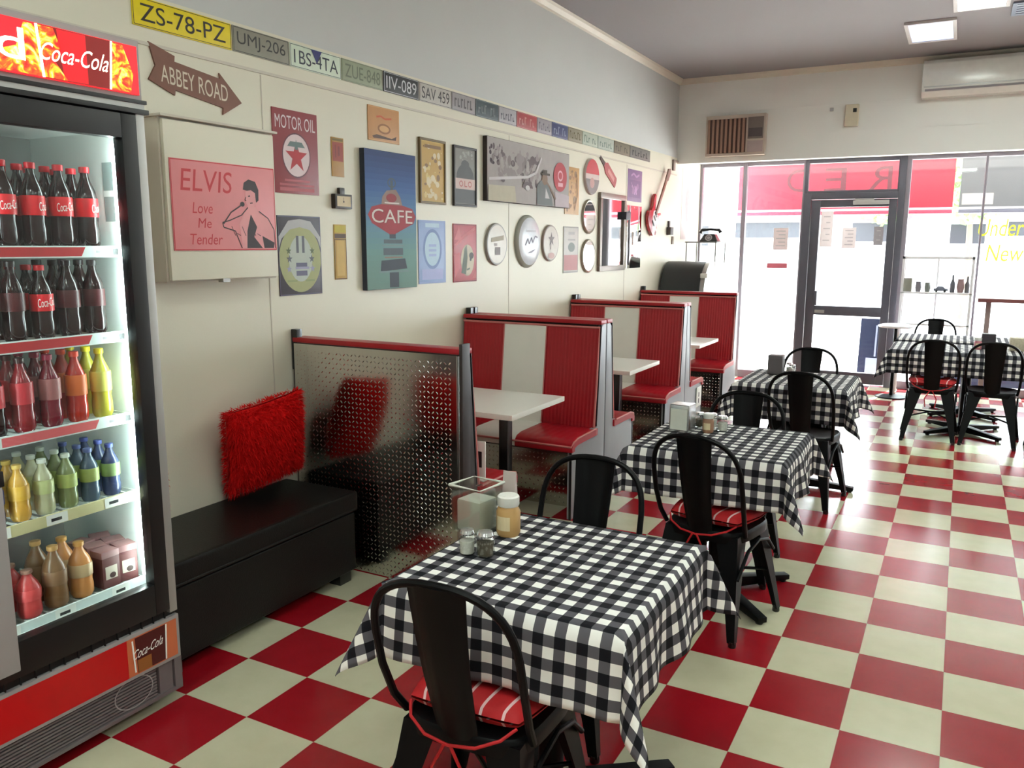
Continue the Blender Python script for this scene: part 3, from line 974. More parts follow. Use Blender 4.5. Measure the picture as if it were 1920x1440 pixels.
def cloth(x, y, hx, hy, over, label, seed, rz=0.0, crease=True):
    rnd = random.Random(seed)
    m = MB(); m.uv = []
    n = 84
    ph = [rnd.uniform(0, 6.28) for _ in range(8)]
    R = 0.018
    def pos(u, v):
        au, av = max(0, abs(u) - hx), max(0, abs(v) - hy)
        su, sv = (1 if u > 0 else -1), (1 if v > 0 else -1)
        z = TOPZ + 0.003
        if au == 0 and av == 0:
            if crease:
                for (c0, d0, am) in ((0.02, 1.1, 0.004), (-0.10, 0.8, 0.003)):
                    q = (u * 0.6 - v * d0 * 0.7 + c0)
                    z += am * math.exp(-(q / 0.012) ** 2) * max(0, 1 - (u * u + v * v) / (hx * hx) * 1.1)
            return (u, v, z)
        if au > 0 and av > 0:
            d = math.hypot(au, av); t = math.atan2(av, au)
            w_ = math.exp(-((t - PI / 4) / 0.42) ** 2)
            r = d * (0.10 + 0.31 * w_ - 0.05 * math.cos(4 * t))
            r = min(r, d * 0.75)
            h = math.sqrt(max(0, d * d - r * r))
            # the fold leans outwards along the diagonal
            ang = PI / 4 + (t - PI / 4) * 1.0
            return (su * (hx + R + r * math.cos(ang)), sv * (hy + R + r * math.sin(ang)), z - h)
        if au > 0:
            e = (abs(v) / hy)
            fl = au * (0.13 + 0.07 * math.sin(v * 14 + ph[0 if su > 0 else 1]) + 0.05 * math.sin(v * 31 + ph[2])) * (1 - 0.4 * e)
            bend = min(1, au / 0.03)
            return (su * (hx + R * bend + max(0, fl)), v, z - math.sqrt(max(0, au * au - fl * fl)) + 0.004 * (1 - bend))
        e = (abs(u) / hx)
        fl = av * (0.09 + 0.07 * math.sin(u * 13 + ph[4 if sv > 0 else 5]) + 0.05 * math.sin(u * 29 + ph[6])) * (1 - 0.4 * e)
        bend = min(1, av / 0.03)
        return (u, sv * (hy + R * bend + max(0, fl)), z - math.sqrt(max(0, av * av - fl * fl)) + 0.004 * (1 - bend))
    tx, ty = hx + over, hy + over
    g = []
    for j in range(n + 1):
        row = []
        for i in range(n + 1):
            u, v = -tx + 2 * tx * i / n, -ty + 2 * ty * j / n
            row.append(m.add(pos(u, v))); m.uv.append((u + 5.0 + seed * 0.011, v + 5.0))
        g.append(row)
    for j in range(n):
        for i in range(n):
            m.face((g[j][i], g[j][i + 1], g[j + 1][i + 1], g[j + 1][i]))
    o = m.build('tablecloth', GINGHAM, loc=(x, y, 0), rot=(0, 0, rz), fix=False, angle=180)
    tag(o, label, 'tablecloth', 'black and white gingham tablecloths')
    s_ = o.modifiers.new('thickness', 'SOLIDIFY'); s_.thickness = 0.0015; s_.offset = 1
    return o

TABLES = [(-0.41, -0.785, 0.325, 0.325, 0.205, 'front'), (-0.375, 0.955, 0.335, 0.325, 0.205, 'middle'), (-0.375, 2.97, 0.335, 0.335, 0.225, 'third'), (0.66, 5.40, 0.61, 0.36, 0.20, 'window'), (0.66, 6.31, 0.61, 0.29, 0.20, 'rear window')]
TL = {'front': ('pedestal table nearest the camera, hidden by its gingham cloth', 'black and white gingham tablecloth on the table nearest the camera'),
      'middle': ('pedestal table beside the first booth, its base foot showing under the cloth', 'black and white gingham tablecloth on the middle table, beside the first booth'),
      'third': ('pedestal table before the door, under a gingham cloth', 'black and white gingham tablecloth on the third table, before the shop door'),
      'window': ('long pedestal table by the right-hand window with cross base in view', 'black and white gingham tablecloth on the long table by the window'),
      'rear window': ('pedestal table next to the window glass, behind the long one', 'black and white gingham tablecloth on the table next to the window glass')}
for k, (x, y, hx, hy, ov, key) in enumerate(TABLES):
    cafe_table(x, y, hx, hy, TL[key][0], 0.0 if key == 'third' else PI / 4)
    cloth(x, y, hx, hy, ov, TL[key][1], k + 2)

# ------------------------------------------------------------------ things on the tables
CZ = TOPZ + 0.0055
SALT = M('salt', (224, 222, 214), 0.8); PEP = M('cracked_pepper', (96, 88, 72), 0.9, noise=0.4, scale=400)
HONEY = M('tan_sauce', (190, 150, 96), 0.5); FROST = M('frosted_white_plastic', (206, 208, 198), 0.5)
STL = M('steel_cap', (200, 200, 200), 0.25, 0.9)
def shaker(x, y, fill, label, hgt=0.075, r=0.024, cap=STL, z=CZ):
    o = thing('shaker', label, 'shaker', (x, y, z))
    MB().lathe([(r * .9, 0), (r, 0.006), (r, hgt * .72), (r * .82, hgt * .8)], seg=12).build('jar', PET, o)
    MB().lathe([(r * .82, 0.004), (r * .9, hgt * .55)], seg=12).build('filling', fill, o)
    MB().lathe([(r * .9, hgt * .8), (r * .95, hgt * .86), (r * .8, hgt * .98), (r * .3, hgt)], seg=12).build('lid', cap, o)
    return o
def sauce_jar(x, y, label, s_=1.0, body=HONEY, lidm=WHITE, z=CZ):
    o = thing('sauce_jar', label, 'jar', (x, y, z))
    MB().lathe([(0.03 * s_, 0), (0.034 * s_, 0.01), (0.034 * s_, 0.07 * s_), (0.027 * s_, 0.085 * s_)], seg=14).build('jar', body, o)
    m = MB()
    for k in range(5):
        a0, a1 = -2.2 + k * 0.25, -2.2 + (k + 1) * 0.25
        rr = 0.0346 * s_
        m.quad([(rr * math.cos(a0), rr * math.sin(a0), .02 * s_), (rr * math.cos(a1), rr * math.sin(a1), .02 * s_), (rr * math.cos(a1), rr * math.sin(a1), .06 * s_), (rr * math.cos(a0), rr * math.sin(a0), .06 * s_)])
    m.build('label', M('cream_paper_label', (214, 196, 158), 0.7), o, fix=False)
    MB().lathe([(0.029 * s_, 0.085 * s_), (0.031 * s_, 0.09 * s_), (0.031 * s_, 0.112 * s_), (0.027 * s_, 0.116 * s_)], seg=14).build('lid', lidm, o)
    return o
# front table
o = thing('napkin_tub', 'open frosted plastic tub of napkins on the front table', 'tub', (-0.735, -0.665, CZ), math.radians(-8))
m = MB()
a, b, h = 0.052, 0.06, 0.15
lo = [(-a, -a, 0), (a, -a, 0), (a, a, 0), (-a, a, 0)]; hi = [(-b, -b, h), (b, -b, h), (b, b, h), (-b, b, h)]
il = [(-a + .004, -a + .004, .004), (a - .004, -a + .004, .004), (a - .004, a - .004, .004), (-a + .004, a - .004, .004)]
ih = [(-b + .004, -b + .004, h), (b - .004, -b + .004, h), (b - .004, b - .004, h), (-b + .004, b - .004, h)]
L0, H0, L1, H1 = [[m.add(p) for p in q] for q in (lo, hi, il, ih)]
m.face(L0[::-1]); m.face(L1)
for k in range(4):
    n_ = (k + 1) % 4
    m.face((L0[k], L0[n_], H0[n_], H0[k])); m.face((L1[n_], L1[k], H1[k], H1[n_])); m.face((H0[k], H0[n_], H1[n_], H1[k]))
m.build('tub', PET, o, smooth=False)
m = MB(); m.tube([(-b, -b, h), (b, -b, h), (b, b, h), (-b, b, h)], 0.005, closed=True); m.build('rim', FROST, o)
MB().box((-0.045, -0.045, 0.005), (0.045, 0.045, 0.105)).build('napkins', FROST, o, bevel=0.01)
shaker(-0.655, -0.855, SALT, 'salt shaker on the front table, left of the pepper')
shaker(-0.600, -0.845, PEP, 'pepper shaker on the front table, right of the salt', r=0.027)
sauce_jar(-0.628, -0.655, 'squat tan sauce jar with white lid on the front table', 1.1)
m = MB(); m.hexa([(-0.70, -0.575, CZ), (-0.655, -0.575, CZ), (-0.655, -0.535, CZ), (-0.70, -0.535, CZ)], [(-0.70, -0.557, CZ + .17), (-0.655, -0.557, CZ + .17), (-0.655, -0.553, CZ + .17), (-0.70, -0.553, CZ + .17)])
tag(m.build('menu_card', M('pale_menu_card', (190, 176, 172), 0.5), smooth=False), 'tall folded menu card standing behind the napkin tub', 'menu card')
# middle table
def dispenser(x, y, label, face=FROST, body=CHROME, rz=0.0, w=0.05, h=0.135):
    o = thing('napkin_dispenser', label, 'napkin dispenser', (x, y, CZ), rz)
    MB().box((-w, -0.045, 0), (w, 0.045, h)).build('housing', body, o, bevel=0.008, bseg=3)
    MB().box((-w + .008, -0.048, 0.014), (w - .008, -0.044, h - .02)).build('napkins', face, o)
    return o
dispenser(-0.585, 1.02, 'chrome napkin dispenser on the middle table', rz=-0.1)
sauce_jar(-0.468, 1.055, 'brown sauce jar beside the chrome dispenser on the middle table', 0.8, M('brown_sauce', (150, 110, 86), 0.5))
shaker(-0.475, 1.16, SALT, 'salt shaker behind the brown sauce jar on the middle table')
shaker(-0.535, 1.15, PEP, 'pepper shaker behind the chrome dispenser on the middle table')
shaker(-0.415, 1.12, SALT, 'sugar shaker at the right of the middle table group', r=0.026)
dispenser(-0.545, 3.10, 'dark grey napkin dispenser on the third table', M('grey_plastic', (96, 90, 92), 0.5), M('grey_plastic', (96, 90, 92), 0.5))
shaker(-0.47, 3.19, SALT, 'salt shaker beside the grey dispenser on the third table')
shaker(-0.44, 3.12, M('pale_sugar', (220, 210, 214), .7), 'sugar shaker right of the grey dispenser on the third table')
dispenser(0.80, 5.50, 'black napkin dispenser on the long window table', M('dark_plastic', (52, 46, 52), 0.5), M('dark_plastic', (52, 46, 52), 0.5), w=0.055)
sauce_jar(0.72, 5.42, 'pink-lidded jar beside the black dispenser on the window table', 0.9, M('pink_sauce', (180, 110, 120), 0.5))
m = MB(); m.box((0.96, 5.45, CZ), (1.18, 5.60, CZ + 0.11))
o = tag(m.build('condiment_crate', M('pale_cane', (182, 172, 150), 0.7, noise=0.3, scale=60), bevel=0.01), 'pale basket of condiments at the right of the long window table', 'basket')

# ------------------------------------------------------------------ drinks fridge
FX0, FX1 = W + 0.03, -1.80      # back, front of the door
FY0, FY1 = -1.675, -0.945       # left side, right side as seen from the room
GREYM = M('grey_enamel', (150, 144, 144), 0.45, noise=0.03)
LINER = M('white_fridge_liner', (222, 228, 224), 0.4, noise=0.02)
BLK = M('black_door_frame', (20, 18, 20), 0.35)
fr = thing('drinks_fridge', 'tall glass-door drinks fridge full of bottles on the left wall', 'fridge')
m = MB()
B = FX1 - 0.05
m.box((FX0, FY0, 0.06), (B, FY0 + 0.03, 2.26)); m.box((FX0, FY1 - 0.03, 0.06), (B, FY1, 2.26)); m.box((FX0, FY0 + .03, 0.06), (FX0 + 0.03, FY1 - .03, 2.26))
m.box((FX0 + .03, FY0 + .03, 2.235), (B, FY1 - .03, 2.26)); m.box((FX0 + .03, FY0 + .03, 0.06), (B, FY1 - .03, 0.09))
m.build('cabinet', GREYM, fr, smooth=False)
m = MB()
m.box((FX0 + .04, FY0 + .03, 0.44), (B, FY0 + .045, 2.0)); m.box((FX0 + .04, FY1 - .045, 0.44), (B, FY1 - .03, 2.0))
m.box((FX0 + .04, FY0 + .045, 1.985), (B, FY1 - .045, 2.0)); m.box((FX0 + .04, FY0 + .045, 0.44), (B, FY1 - .045, 0.455))
m.build('liner', LINER, fr, smooth=False)
MB().box((FX0 + .03, FY0 + .03, 0.44), (FX0 + .04, FY1 - .03, 2.0)).build('rear_liner', M('grey_fridge_back', (128, 128, 126), .5), fr, smooth=False)
LED = emitter('cold_white_strip_light', (232, 250, 246), FRIDGE_STRENGTH)
for y in (FY1 - 0.075, FY0 + 0.075):
    MB().box((B - 0.020, y - 0.007, 0.50), (B - 0.006, y + 0.007, 1.94)).build('strip_light', LED, fr, smooth=False)
# door
m = MB()
y0, y1, z0, z1 = FY0 + 0.01, FY1 - 0.035, 0.365, 2.03
m.box((B + .005, y1 - 0.055, z0), (FX1, y1, z1)); m.box((B + .005, y0, z0), (FX1, y0 + 0.055, z1))
m.box((B + .005, y0 + .055, z1 - 0.075), (FX1, y1 - .055, z1)); m.box((B + .005, y0 + .055, z0), (FX1, y1 - .055, z0 + 0.11))
d = m.build('door', BLK, fr, bevel=0.004)
MB().box((FX1 - 0.022, y0 + .055, z0 + 0.11), (FX1 - 0.016, y1 - .055, z1 - 0.075)).build('door_glass', FGLASS, d, smooth=False)
m = MB(); m.box((FX1 + 0.0, y0 + 0.075, 0.40), (FX1 + 0.03, y0 + 0.145, 0.955)); m.box((FX1 + 0.0, y0 + 0.085, 1.0), (FX1 + 0.022, y0 + 0.135, 1.30))
m.build('handle', GREYM, d, bevel=0.006)
m = MB(); m.box((FX1 + 0.0, y0 + 0.07, 0.955), (FX1 + 0.032, y0 + 0.15, 1.0)); m.build('handle_cap', BLK, d, bevel=0.004)
m = MB(); m.box((B + .005, FY1 - 0.034, 0.35), (FX1 - .004, FY1 - 0.002, 2.035)); m.build('side_trim', ALU, fr, bevel=0.003)
m = MB(); m.box((B, FY0, 2.035), (FX1 + 0.004, FY1 + 0.012, 2.05)); m.box((B, FY0, 2.066), (FX1 + 0.004, FY1 + 0.006, 2.078)); m.build('hinge_rail', BLK, fr, bevel=0.002)
m = MB(); m.box((B, FY0, 2.05), (FX1 - .002, FY1, 2.066)); m.build('bright_rail', ALU, fr)
# lit header
MB().box((B, FY0, 2.078), (FX1 - 0.006, FY1 - 0.004, 2.26)).build('header_box', GREYM, fr, bevel=0.004)
hz0, hz1, hy0, hy1 = 2.092, 2.238, FY0 + 0.015, FY1 - 0.02
HRED = emitter('lit_red_panel', (226, 28, 40), 0.75); HYEL = emitter('lit_amber_panel', (255, 176, 40), 0.9); HWHT = emitter('lit_white_letters', (255, 252, 230), 1.3); HBRN = emitter('lit_cola_brown', (110, 18, 16), 0.6); HORA = emitter('lit_orange_panel', (244, 96, 30), 0.8)
hd = MB().box((FX1 - 0.006, hy0, hz0), (FX1 + 0.004, hy1, hz1)).build('lit_sign', HRED, fr, smooth=False)
rnd = random.Random(11)
m = MB(ON_LEFT)
g0, g1 = hy1 - 0.325, hy1 - 0.09
# flames printed low on the left and around the glass
m.poly([(hy0 + .004, hz0 + .004), (g0 + .01, hz0 + .004), (g0, hz1 - .004), (g0 - .035, hz1 - .006), (g0 - .06, hz0 + .075), (g0 - .14, hz0 + .045), (hy0 + .2, hz0 + .034), (hy0 + .004, hz0 + .028)], 0.0006, 5)
m.poly([(g1 - .012, hz0 + .004), (hy1 - .03, hz0 + .004), (hy1 - .018, hz0 + .06), (hy1 - .034, hz0 + .10), (hy1 - .05, hz1 - .006), (g1, hz1 - .004)], 0.0006, 5)
m.poly([(g0, hz1 - .002), (g0 + .012, hz0 + .002), (g1 - .012, hz0 + .002), (g1, hz1 - .002)], 0.0018, 3)
m.poly([(g0 + .004, hz1 - .004), (g0 + .014, hz0 + .004), (g0 + .085, hz0 + .004), (g0 + .05, hz0 + .05), (g0 + .07, hz0 + .09), (g0 + .05, hz1 - .004)], 0.0020, 5)
m.poly([(g0 + .06, hz1 - .004), (g0 + .075, hz0 + .004), (g0 + .15, hz0 + .004), (g0 + .15, hz1 - .004)], 0.0020, 4)
m.line([(g0, hz1 - .002), (g0 + .012, hz0 + .002)], 0.008, 0.0024, 0); m.line([(g1, hz1 - .002), (g1 - .012, hz0 + .002)], 0.007, 0.0024, 0)
m.text('Coca-Cola', g0 + 0.0, hz0 + .05, g1 - 0.02, hz0 + 0.10, 0.003, 0, shear=0.35)
m.text('cold', hy0 + 0.02, hz0 + .036, hy0 + 0.332, hz0 + 0.122, 0.003, 0)
m.build('sign_print', [HWHT, HYEL, HORA, HBRN, emitter('lit_cherry_panel', (206, 20, 30), 0.6), fire_print('lit_flame_print', 0.9)], hd, loc=(FX1 + 0.0041, 0, 0), smooth=False, fix=False)
# base: red panel, picture, grille
m = MB()
m.box((FX0 + .05, FY0, 0.055), (FX1 - 0.03, FY1, 0.335)); m.build('base_box', GREYM, fr, bevel=0.004)
m = MB(); m.box((FX1 - 0.03, FY0, 0.175), (FX1 - 0.004, FY1, 0.335)); rp = m.build('kick_panel', GREYM, fr, bevel=0.003)
m = MB(ON_LEFT)
pz0, pz1, pu = 0.187, 0.322, -1.155
m.rect(FY0 + .012, pz0, pu, pz1, 0, 0)
m.rect(pu, pz0, FY1 - .012, pz1, 0, 1)
m.poly([(pu + .03, pz1 - .004), (pu + .035, pz0 + .004), (pu + .15, pz0 + .004), (pu + .155, pz1 - .004)], 0.0006, 2)
m.poly([(pu + .035, pz0 + .05), (pu + .038, pz0 + .004), (pu + .09, pz0 + .004), (pu + .09, pz0 + .05)], 0.0008, 3)
m.line([(pu + .155, pz1 - .004), (pu + .148, pz0 + .004)], .006, .001, 4); m.line([(pu + .02, pz1 - .01), (pu + .026, pz0 + .01)], .006, .001, 4)
m.text('Coca-Cola', pu + .015, pz0 + .055, pu + .135, pz0 + .088, 0.0016, 4, shear=.35, rise=.012)
m.build('panel_print', [M('glossy_red_panel', (190, 10, 18), .3), M('orange_fizz', (196, 104, 66), .4), M('cola_brown', (74, 16, 16), .35), M('amber_cola', (146, 88, 40), .35), WHITEP], rp, loc=(FX1 - 0.0035, 0, 0), smooth=False, fix=False)
m = MB()
for k in range(9):
    z = 0.072 + k * 0.0112
    m.box((FX1 - 0.028, FY0 + .02, z), (FX1 - 0.012, FY1 - .10, z + 0.0062))
m.box((FX1 - .03, FY0, 0.055), (FX1 - .004, FY1, 0.068)); m.box((FX1 - .03, FY1 - .03, 0.068), (FX1 - .004, FY1, 0.175)); m.box((FX1 - .03, FY1 - .09, 0.068), (FX1 - .010, FY1 - .035, 0.175))
gr = m.build('grille', M('grey_brown_grille', (104, 94, 96), .5), fr, smooth=False)
m = MB(ON_LEFT); m.ring(FY1 - .19, .125, .075, .055, .004, 0, 0); m.build('badge_ring', GREYM, gr, loc=(FX1 - .0115, 0, 0), smooth=False)
m = MB()
for k in range(15): m.box((FX1 - .012, FY0 + .03 + k * .046, .338), (FX1 - .004, FY0 + .033 + k * .046, .362))
m.box((FX1 - .03, FY0, .335), (FX1 - .02, FY1, .365)); m.build('vent_slot', BLK, fr, smooth=False)
for k, y in enumerate((FY0 + .08, FY1 - .08)):
    MB().lathe([(0.02, 0), (0.022, .01), (0.015, .056)], (FX1 - .1, y, 0), 12).build('foot', BLACK, fr)
    MB().lathe([(0.02, 0), (0.022, .01), (0.015, .056)], (FX0 + .1, y, 0), 12).build('foot', BLACK, fr)
# shelves with price strips
SHELF = M('white_wire_shelf', (206, 212, 208), .4)
LEVELS = [(1.615, 'red'), (1.338, 'red'), (1.062, 'pink'), (0.790, 'tan'), (0.478, 'white')]
STRIPM = {'red': M('red_price_strip', (186, 40, 46), .4), 'pink': M('pink_price_strip', (214, 96, 100), .4), 'tan': M('tan_price_strip', (206, 196, 150), .4), 'white': M('white_price_strip', (214, 222, 220), .4)}
SX1 = B - 0.045
for z, kd in LEVELS:
    m = MB()
    for k in range(19):
        y = FY0 + .06 + k * (FY1 - FY0 - .12) / 18
        m.box((FX0 + .05, y - .003, z - .008), (SX1, y + .003, z))
    m.box((FX0 + .05, FY0 + .05, z - .018), (FX0 + .06, FY1 - .05, z - .008)); m.box((SX1 - .01, FY0 + .05, z - .018), (SX1, FY1 - .05, z - .008))
    sh = m.build('shelf', SHELF, fr, smooth=False)
    MB().box((SX1, FY0 + .05, z - .030), (SX1 + .008, FY1 - .05, z + .006)).build('price_strip', STRIPM['white'] if kd != 'tan' else STRIPM['tan'], sh, bevel=.001)
    m = MB(ON_LEFT)
    if kd in ('red', 'pink'):
        m.poly([(FY1 - .50, z - .026), (FY1 - .20, z - .026), (FY1 - .185, z + .002), (FY1 - .50, z + .002)], 0, 0)
        m.poly([(FY0 + .07, z - .026), (FY0 + .17, z - .026), (FY0 + .17, z + .002), (FY0 + .07, z + .002)], 0, 0)
        m.rect(FY1 - .09, z - .022, FY1 - .062, z - .002, .0003, 1); m.rect(FY1 - .15, z - .016, FY1 - .11, z - .008, .0003, 2)
    else:
        for q in (.12, .32, .5):
            m.rect(FY1 - q - .07, z - .028, FY1 - q, z + .005, .0003, 3); m.rect(FY1 - q - .055, z - .018, FY1 - q - .02, z - .008, .0006, 1)
    m.build('price_labels', [STRIPM['red' if kd == 'red' else 'pink'], BLACKP, GREYINK, WHITEP], sh, loc=(SX1 + .0084, 0, 0), smooth=False, fix=False)
# big printed bottle on the glass
m = MB(ON_LEFT)
cy = FY0 + 0.095
half = [(0, .0), (.040, .0), (.046, .03), (.043, .10), (.036, .16), (.040, .22), (.048, .27), (.046, .33), (.034, .39), (.020, .45), (.016, .53), (0, .53)]
m.poly([(cy + a, 1.42 + b) for a, b in half] + [(cy - a, 1.42 + b) for a, b in half[::-1][1:-1]], 0, 0)
m.poly([(cy - .05, 1.62), (cy + .052, 1.60), (cy + .047, 1.70), (cy - .045, 1.74)], .0006, 1)
m.poly([(cy + .0, 1.44), (cy + .016, 1.44), (cy + .012, 1.62), (cy - .004, 1.62)], .0008, 1)
m.poly([(cy + .02, 1.45), (cy + .075, 1.50), (cy + .085, 1.56), (cy + .03, 1.55)], .0004, 2)
m.build('bottle_decal', [M('cola_dark', (58, 18, 20), .35), WHITEP, REDP], d, loc=(FX1 - .0155, 0, 0), smooth=False, fix=False)
# printed notices on the right inner wall
m = MB()
m.box((FX1 - .17, FY1 - .0465, 1.70), (FX1 - .09, FY1 - .0452, 1.78)); m.box((FX1 - .17, FY1 - .0465, 1.80), (FX1 - .09, FY1 - .0452, 1.89))
m.build('inside_notice', M('grey_inside_notice', (132, 146, 144), .6), fr, smooth=False)

# ------------------------------------------------------------------ drinks
COLA = M('cola', (34, 10, 10), .12, noise=.05); CLRED = M('red_cap', (206, 26, 40), .4); CLAB = M('red_paper_label', (214, 24, 36), .4)
def bottle(label, cat, grp, h, r, liquid, capm, labm, script=False, wide=0.6, body=None):
    o = thing('drink_bottle', label, cat, (0, 0, 0), 0, grp)
    g = [(r * .82, 0), (r, .012), (r, h * .22), (r * .93, h * .30), (r * .98, h * .40), (r, h * .60), (r * .86, h * .70), (r * .48, h * .83), (r * .36, h * .89), (r * .36, h * .945)]
    MB().lathe(g, seg=14).build('bottle', body or liquid, o)
    lb = MB().lathe([(r * 1.012, h * .38), (r * 1.03, h * .39), (r * 1.03, h * wide), (r * 1.012, h * (wide + .01))], seg=14).build('label', labm, o)
    if script:
        m = MB()
        vs_, fs_ = text_geo('Coca-Cola')
        base = len(m.V)
        for x, y in vs_:
            a = (x - .5) * 1.7 + .35
            m.add((r * 1.045 * math.cos(a), r * 1.045 * math.sin(a), h * .43 + y * .026 + x * .006))
        for f in fs_: m.face([base + k for k in f])
        m.build('script', WHITEP, lb, smooth=False, fix=False)
    MB().lathe([(r * .44, h * .925), (r * .46, h * .93), (r * .46, h * .995), (r * .40, h)], seg=12).build('cap', capm, o)
    return o
def row_words(i, depth, nrow):
    return ORD[i] + (' in the front row' if depth == 0 else ' in the second row' if depth == 1 else ' in the third row')
def fill(level, protos, xs, ys, text, shelf, skip=()):
    """protos[i] chosen per column; one real object per drink"""
    z = LEVELS[level][0] + .0006
    for dpt, x in enumerate(xs):
        for i, y in enumerate(ys):
            if (dpt, i) in skip: continue
            p = protos[i % len(protos)]
            o = p if not p.get('_used') else copy_tree(p)
            p['_used'] = 1
            lab = '%s on %s fridge shelf, %s row, %s' % (text[i % len(text)], shelf, ('front', 'second', 'third')[dpt], ORD[i])
            o['label'] = lab
            o.location = (x, y + (0.0 if dpt == 0 else .012), z)
            o.rotation_euler = (0, 0, random.Random(level * 100 + dpt * 10 + i).uniform(-.5, .5))
DX = SX1 - .042
ys6 = [FY1 - .135 - k * .088 for k in range(6)]
b0 = bottle('', 'bottle', 'cola bottles on the top fridge shelf', .252, .0335, COLA, CLRED, CLAB, True)
fill(0, [b0], [DX, DX - .085, DX - .17], ys6, ['red-capped cola bottle'], 'top')
PALEL = M('pale_silver_label', (176, 120, 124), .4)
b1 = bottle('', 'bottle', 'dark cola bottles on the second fridge shelf', .238, .033, COLA, M('black_cap', (36, 22, 26), .4), M('dark_red_label', (70, 14, 20), .4), False)
b1r = bottle('', 'bottle', 'dark cola bottles on the second fridge shelf', .225, .033, COLA, CLRED, CLAB, True)
fill(1, [b1, b1, b1r, b1, b1r, b1r], [DX, DX - .085, DX - .17], ys6, ['black-capped cola bottle', 'black-capped cola bottle', 'red-labelled cola bottle', 'black-capped cola bottle', 'red-labelled cola bottle', 'red-labelled cola bottle'], 'second')
SOFT = [((168, 160, 52), (222, 206, 30), (196, 190, 90), 'yellow-capped lemon drink bottle'), ((170, 40, 30), (226, 70, 46), (200, 96, 40), 'orange-capped red soft drink bottle'), ((110, 24, 40), (150, 24, 60), (150, 90, 90), 'crimson-capped soft drink bottle'), ((132, 26, 36), (60, 20, 24), (176, 40, 50), 'dark-capped raspberry drink bottle'), ((34, 10, 10), (206, 26, 40), (196, 40, 50), 'red-capped dark soft drink bottle'), ((34, 10, 10), (206, 26, 40), (206, 60, 60), 'red-capped dark soft drink bottle')]
pr_ = []; tx = []
for k, (li, ca, la, nm) in enumerate(SOFT):
    pr_.append(bottle('', 'bottle', 'soft drink bottles on the third fridge shelf', .226, .032, M('soft_drink_%s' % 'abcdef'[k], li, .15), M('soft_cap_%s' % 'abcdef'[k], ca, .4), M('soft_label_%s' % 'abcdef'[k], la, .45), wide=.66)); tx.append(nm)
fill(2, pr_, [DX, DX - .085, DX - .17], ys6, tx, 'third')
WATER = [((52, 60, 92), (74, 84, 150), (120, 140, 90), 'blue-capped sports drink bottle'), ((70, 84, 100), (90, 100, 150), (150, 160, 90), 'blue-capped green-labelled drink bottle'), ((120, 126, 84), (206, 212, 200), (160, 170, 96), 'white-capped green-labelled water bottle'), ((176, 172, 140), (216, 220, 208), (182, 186, 130), 'white-capped pale water bottle'), ((196, 146, 60), (206, 170, 90), (206, 158, 60), 'amber juice bottle'), ((44, 44, 96), (232, 234, 236), (52, 56, 130), 'white-capped navy sports bottle'), ((44, 44, 60), (226, 228, 230), (150, 140, 150), 'white-capped dark sports bottle')]
pr_ = []; tx = []
for k, (li, ca, la, nm) in enumerate(WATER):
    pr_.append(bottle('', 'bottle', 'small bottles on the fourth fridge shelf', .175, .0295, M('water_drink_%s' % 'abcdefg'[k], li, .2), M('water_cap_%s' % 'abcdefg'[k], ca, .4), M('water_label_%s' % 'abcdefg'[k], la, .45), wide=.62)); tx.append(nm)
ys7 = [FY1 - .125 - k * .078 for k in range(7)]
fill(3, pr_, [DX, DX - .075, DX - .15], ys7, tx, 'fourth')
# cartons, jars and tall bottles on the bottom shelf
def carton(label, c, top, grp='cartons on the bottom fridge shelf'):
    o = thing('drink_carton', label, 'carton', (0, 0, 0), 0, grp)
    MB().box((-.03, -.032, 0), (.03, .032, .105)).build('pack', M('carton_%s' % c[0], c[1], .5), o, bevel=.002)
    MB().box((-.031, -.033, .105), (.031, .033, .128)).build('lid', M('carton_top_%s' % c[0], top, .5), o, bevel=.003)
    m = MB(ON_LEFT); m.rect(-.022, .03, .022, .075, 0, 0); m.ell(.004, .042, .012, .010, .0004, 1, n=14); m.build('print', [M('cream_carton_print', (190, 176, 160), .5), M('dark_bean_print', (52, 26, 22), .5)], o, loc=(.0306, 0, 0), smooth=False, fix=False)
    return o
c1 = carton('', ('maroon', (92, 46, 46)), (140, 100, 100))
fill(4, [c1], [DX, DX - .072, DX - .144], [FY1 - .10, FY1 - .172], ['maroon milk drink carton'], 'bottom')
JAR = [((196, 130, 74), (206, 150, 80), (200, 170, 130), 'orange iced coffee bottle', .185), ((120, 84, 52), (196, 150, 90), (134, 100, 70), 'brown iced coffee bottle', .20), ((186, 60, 60), (150, 110, 96), (206, 74, 74), 'red-labelled squat drink bottle', .15), ((40, 40, 52), (220, 222, 224), (176, 172, 160), 'white-capped dark bottle', .21)]
pr_ = []; tx = []
for k, (li, ca, la, nm, hh) in enumerate(JAR):
    pr_.append(bottle('', 'bottle', 'coffee and milk bottles on the bottom fridge shelf', hh, .036, M('milk_drink_%s' % 'abcd'[k], li, .3), M('milk_cap_%s' % 'abcd'[k], ca, .4), M('milk_label_%s' % 'abcd'[k], la, .45), wide=.6)); tx.append(nm)
z = LEVELS[4][0]
for dpt, x in enumerate((DX, DX - .09)):
    for i, p in enumerate(pr_):
        o = p if dpt == 0 else copy_tree(p)
        o['label'] = '%s on bottom fridge shelf, %s row' % (tx[i], 'front' if dpt == 0 else 'second')
        o.location = (x, FY1 - .262 - i * .088, z + .0006)
for o in bpy.data.objects:
    if '_used' in o: del o['_used']

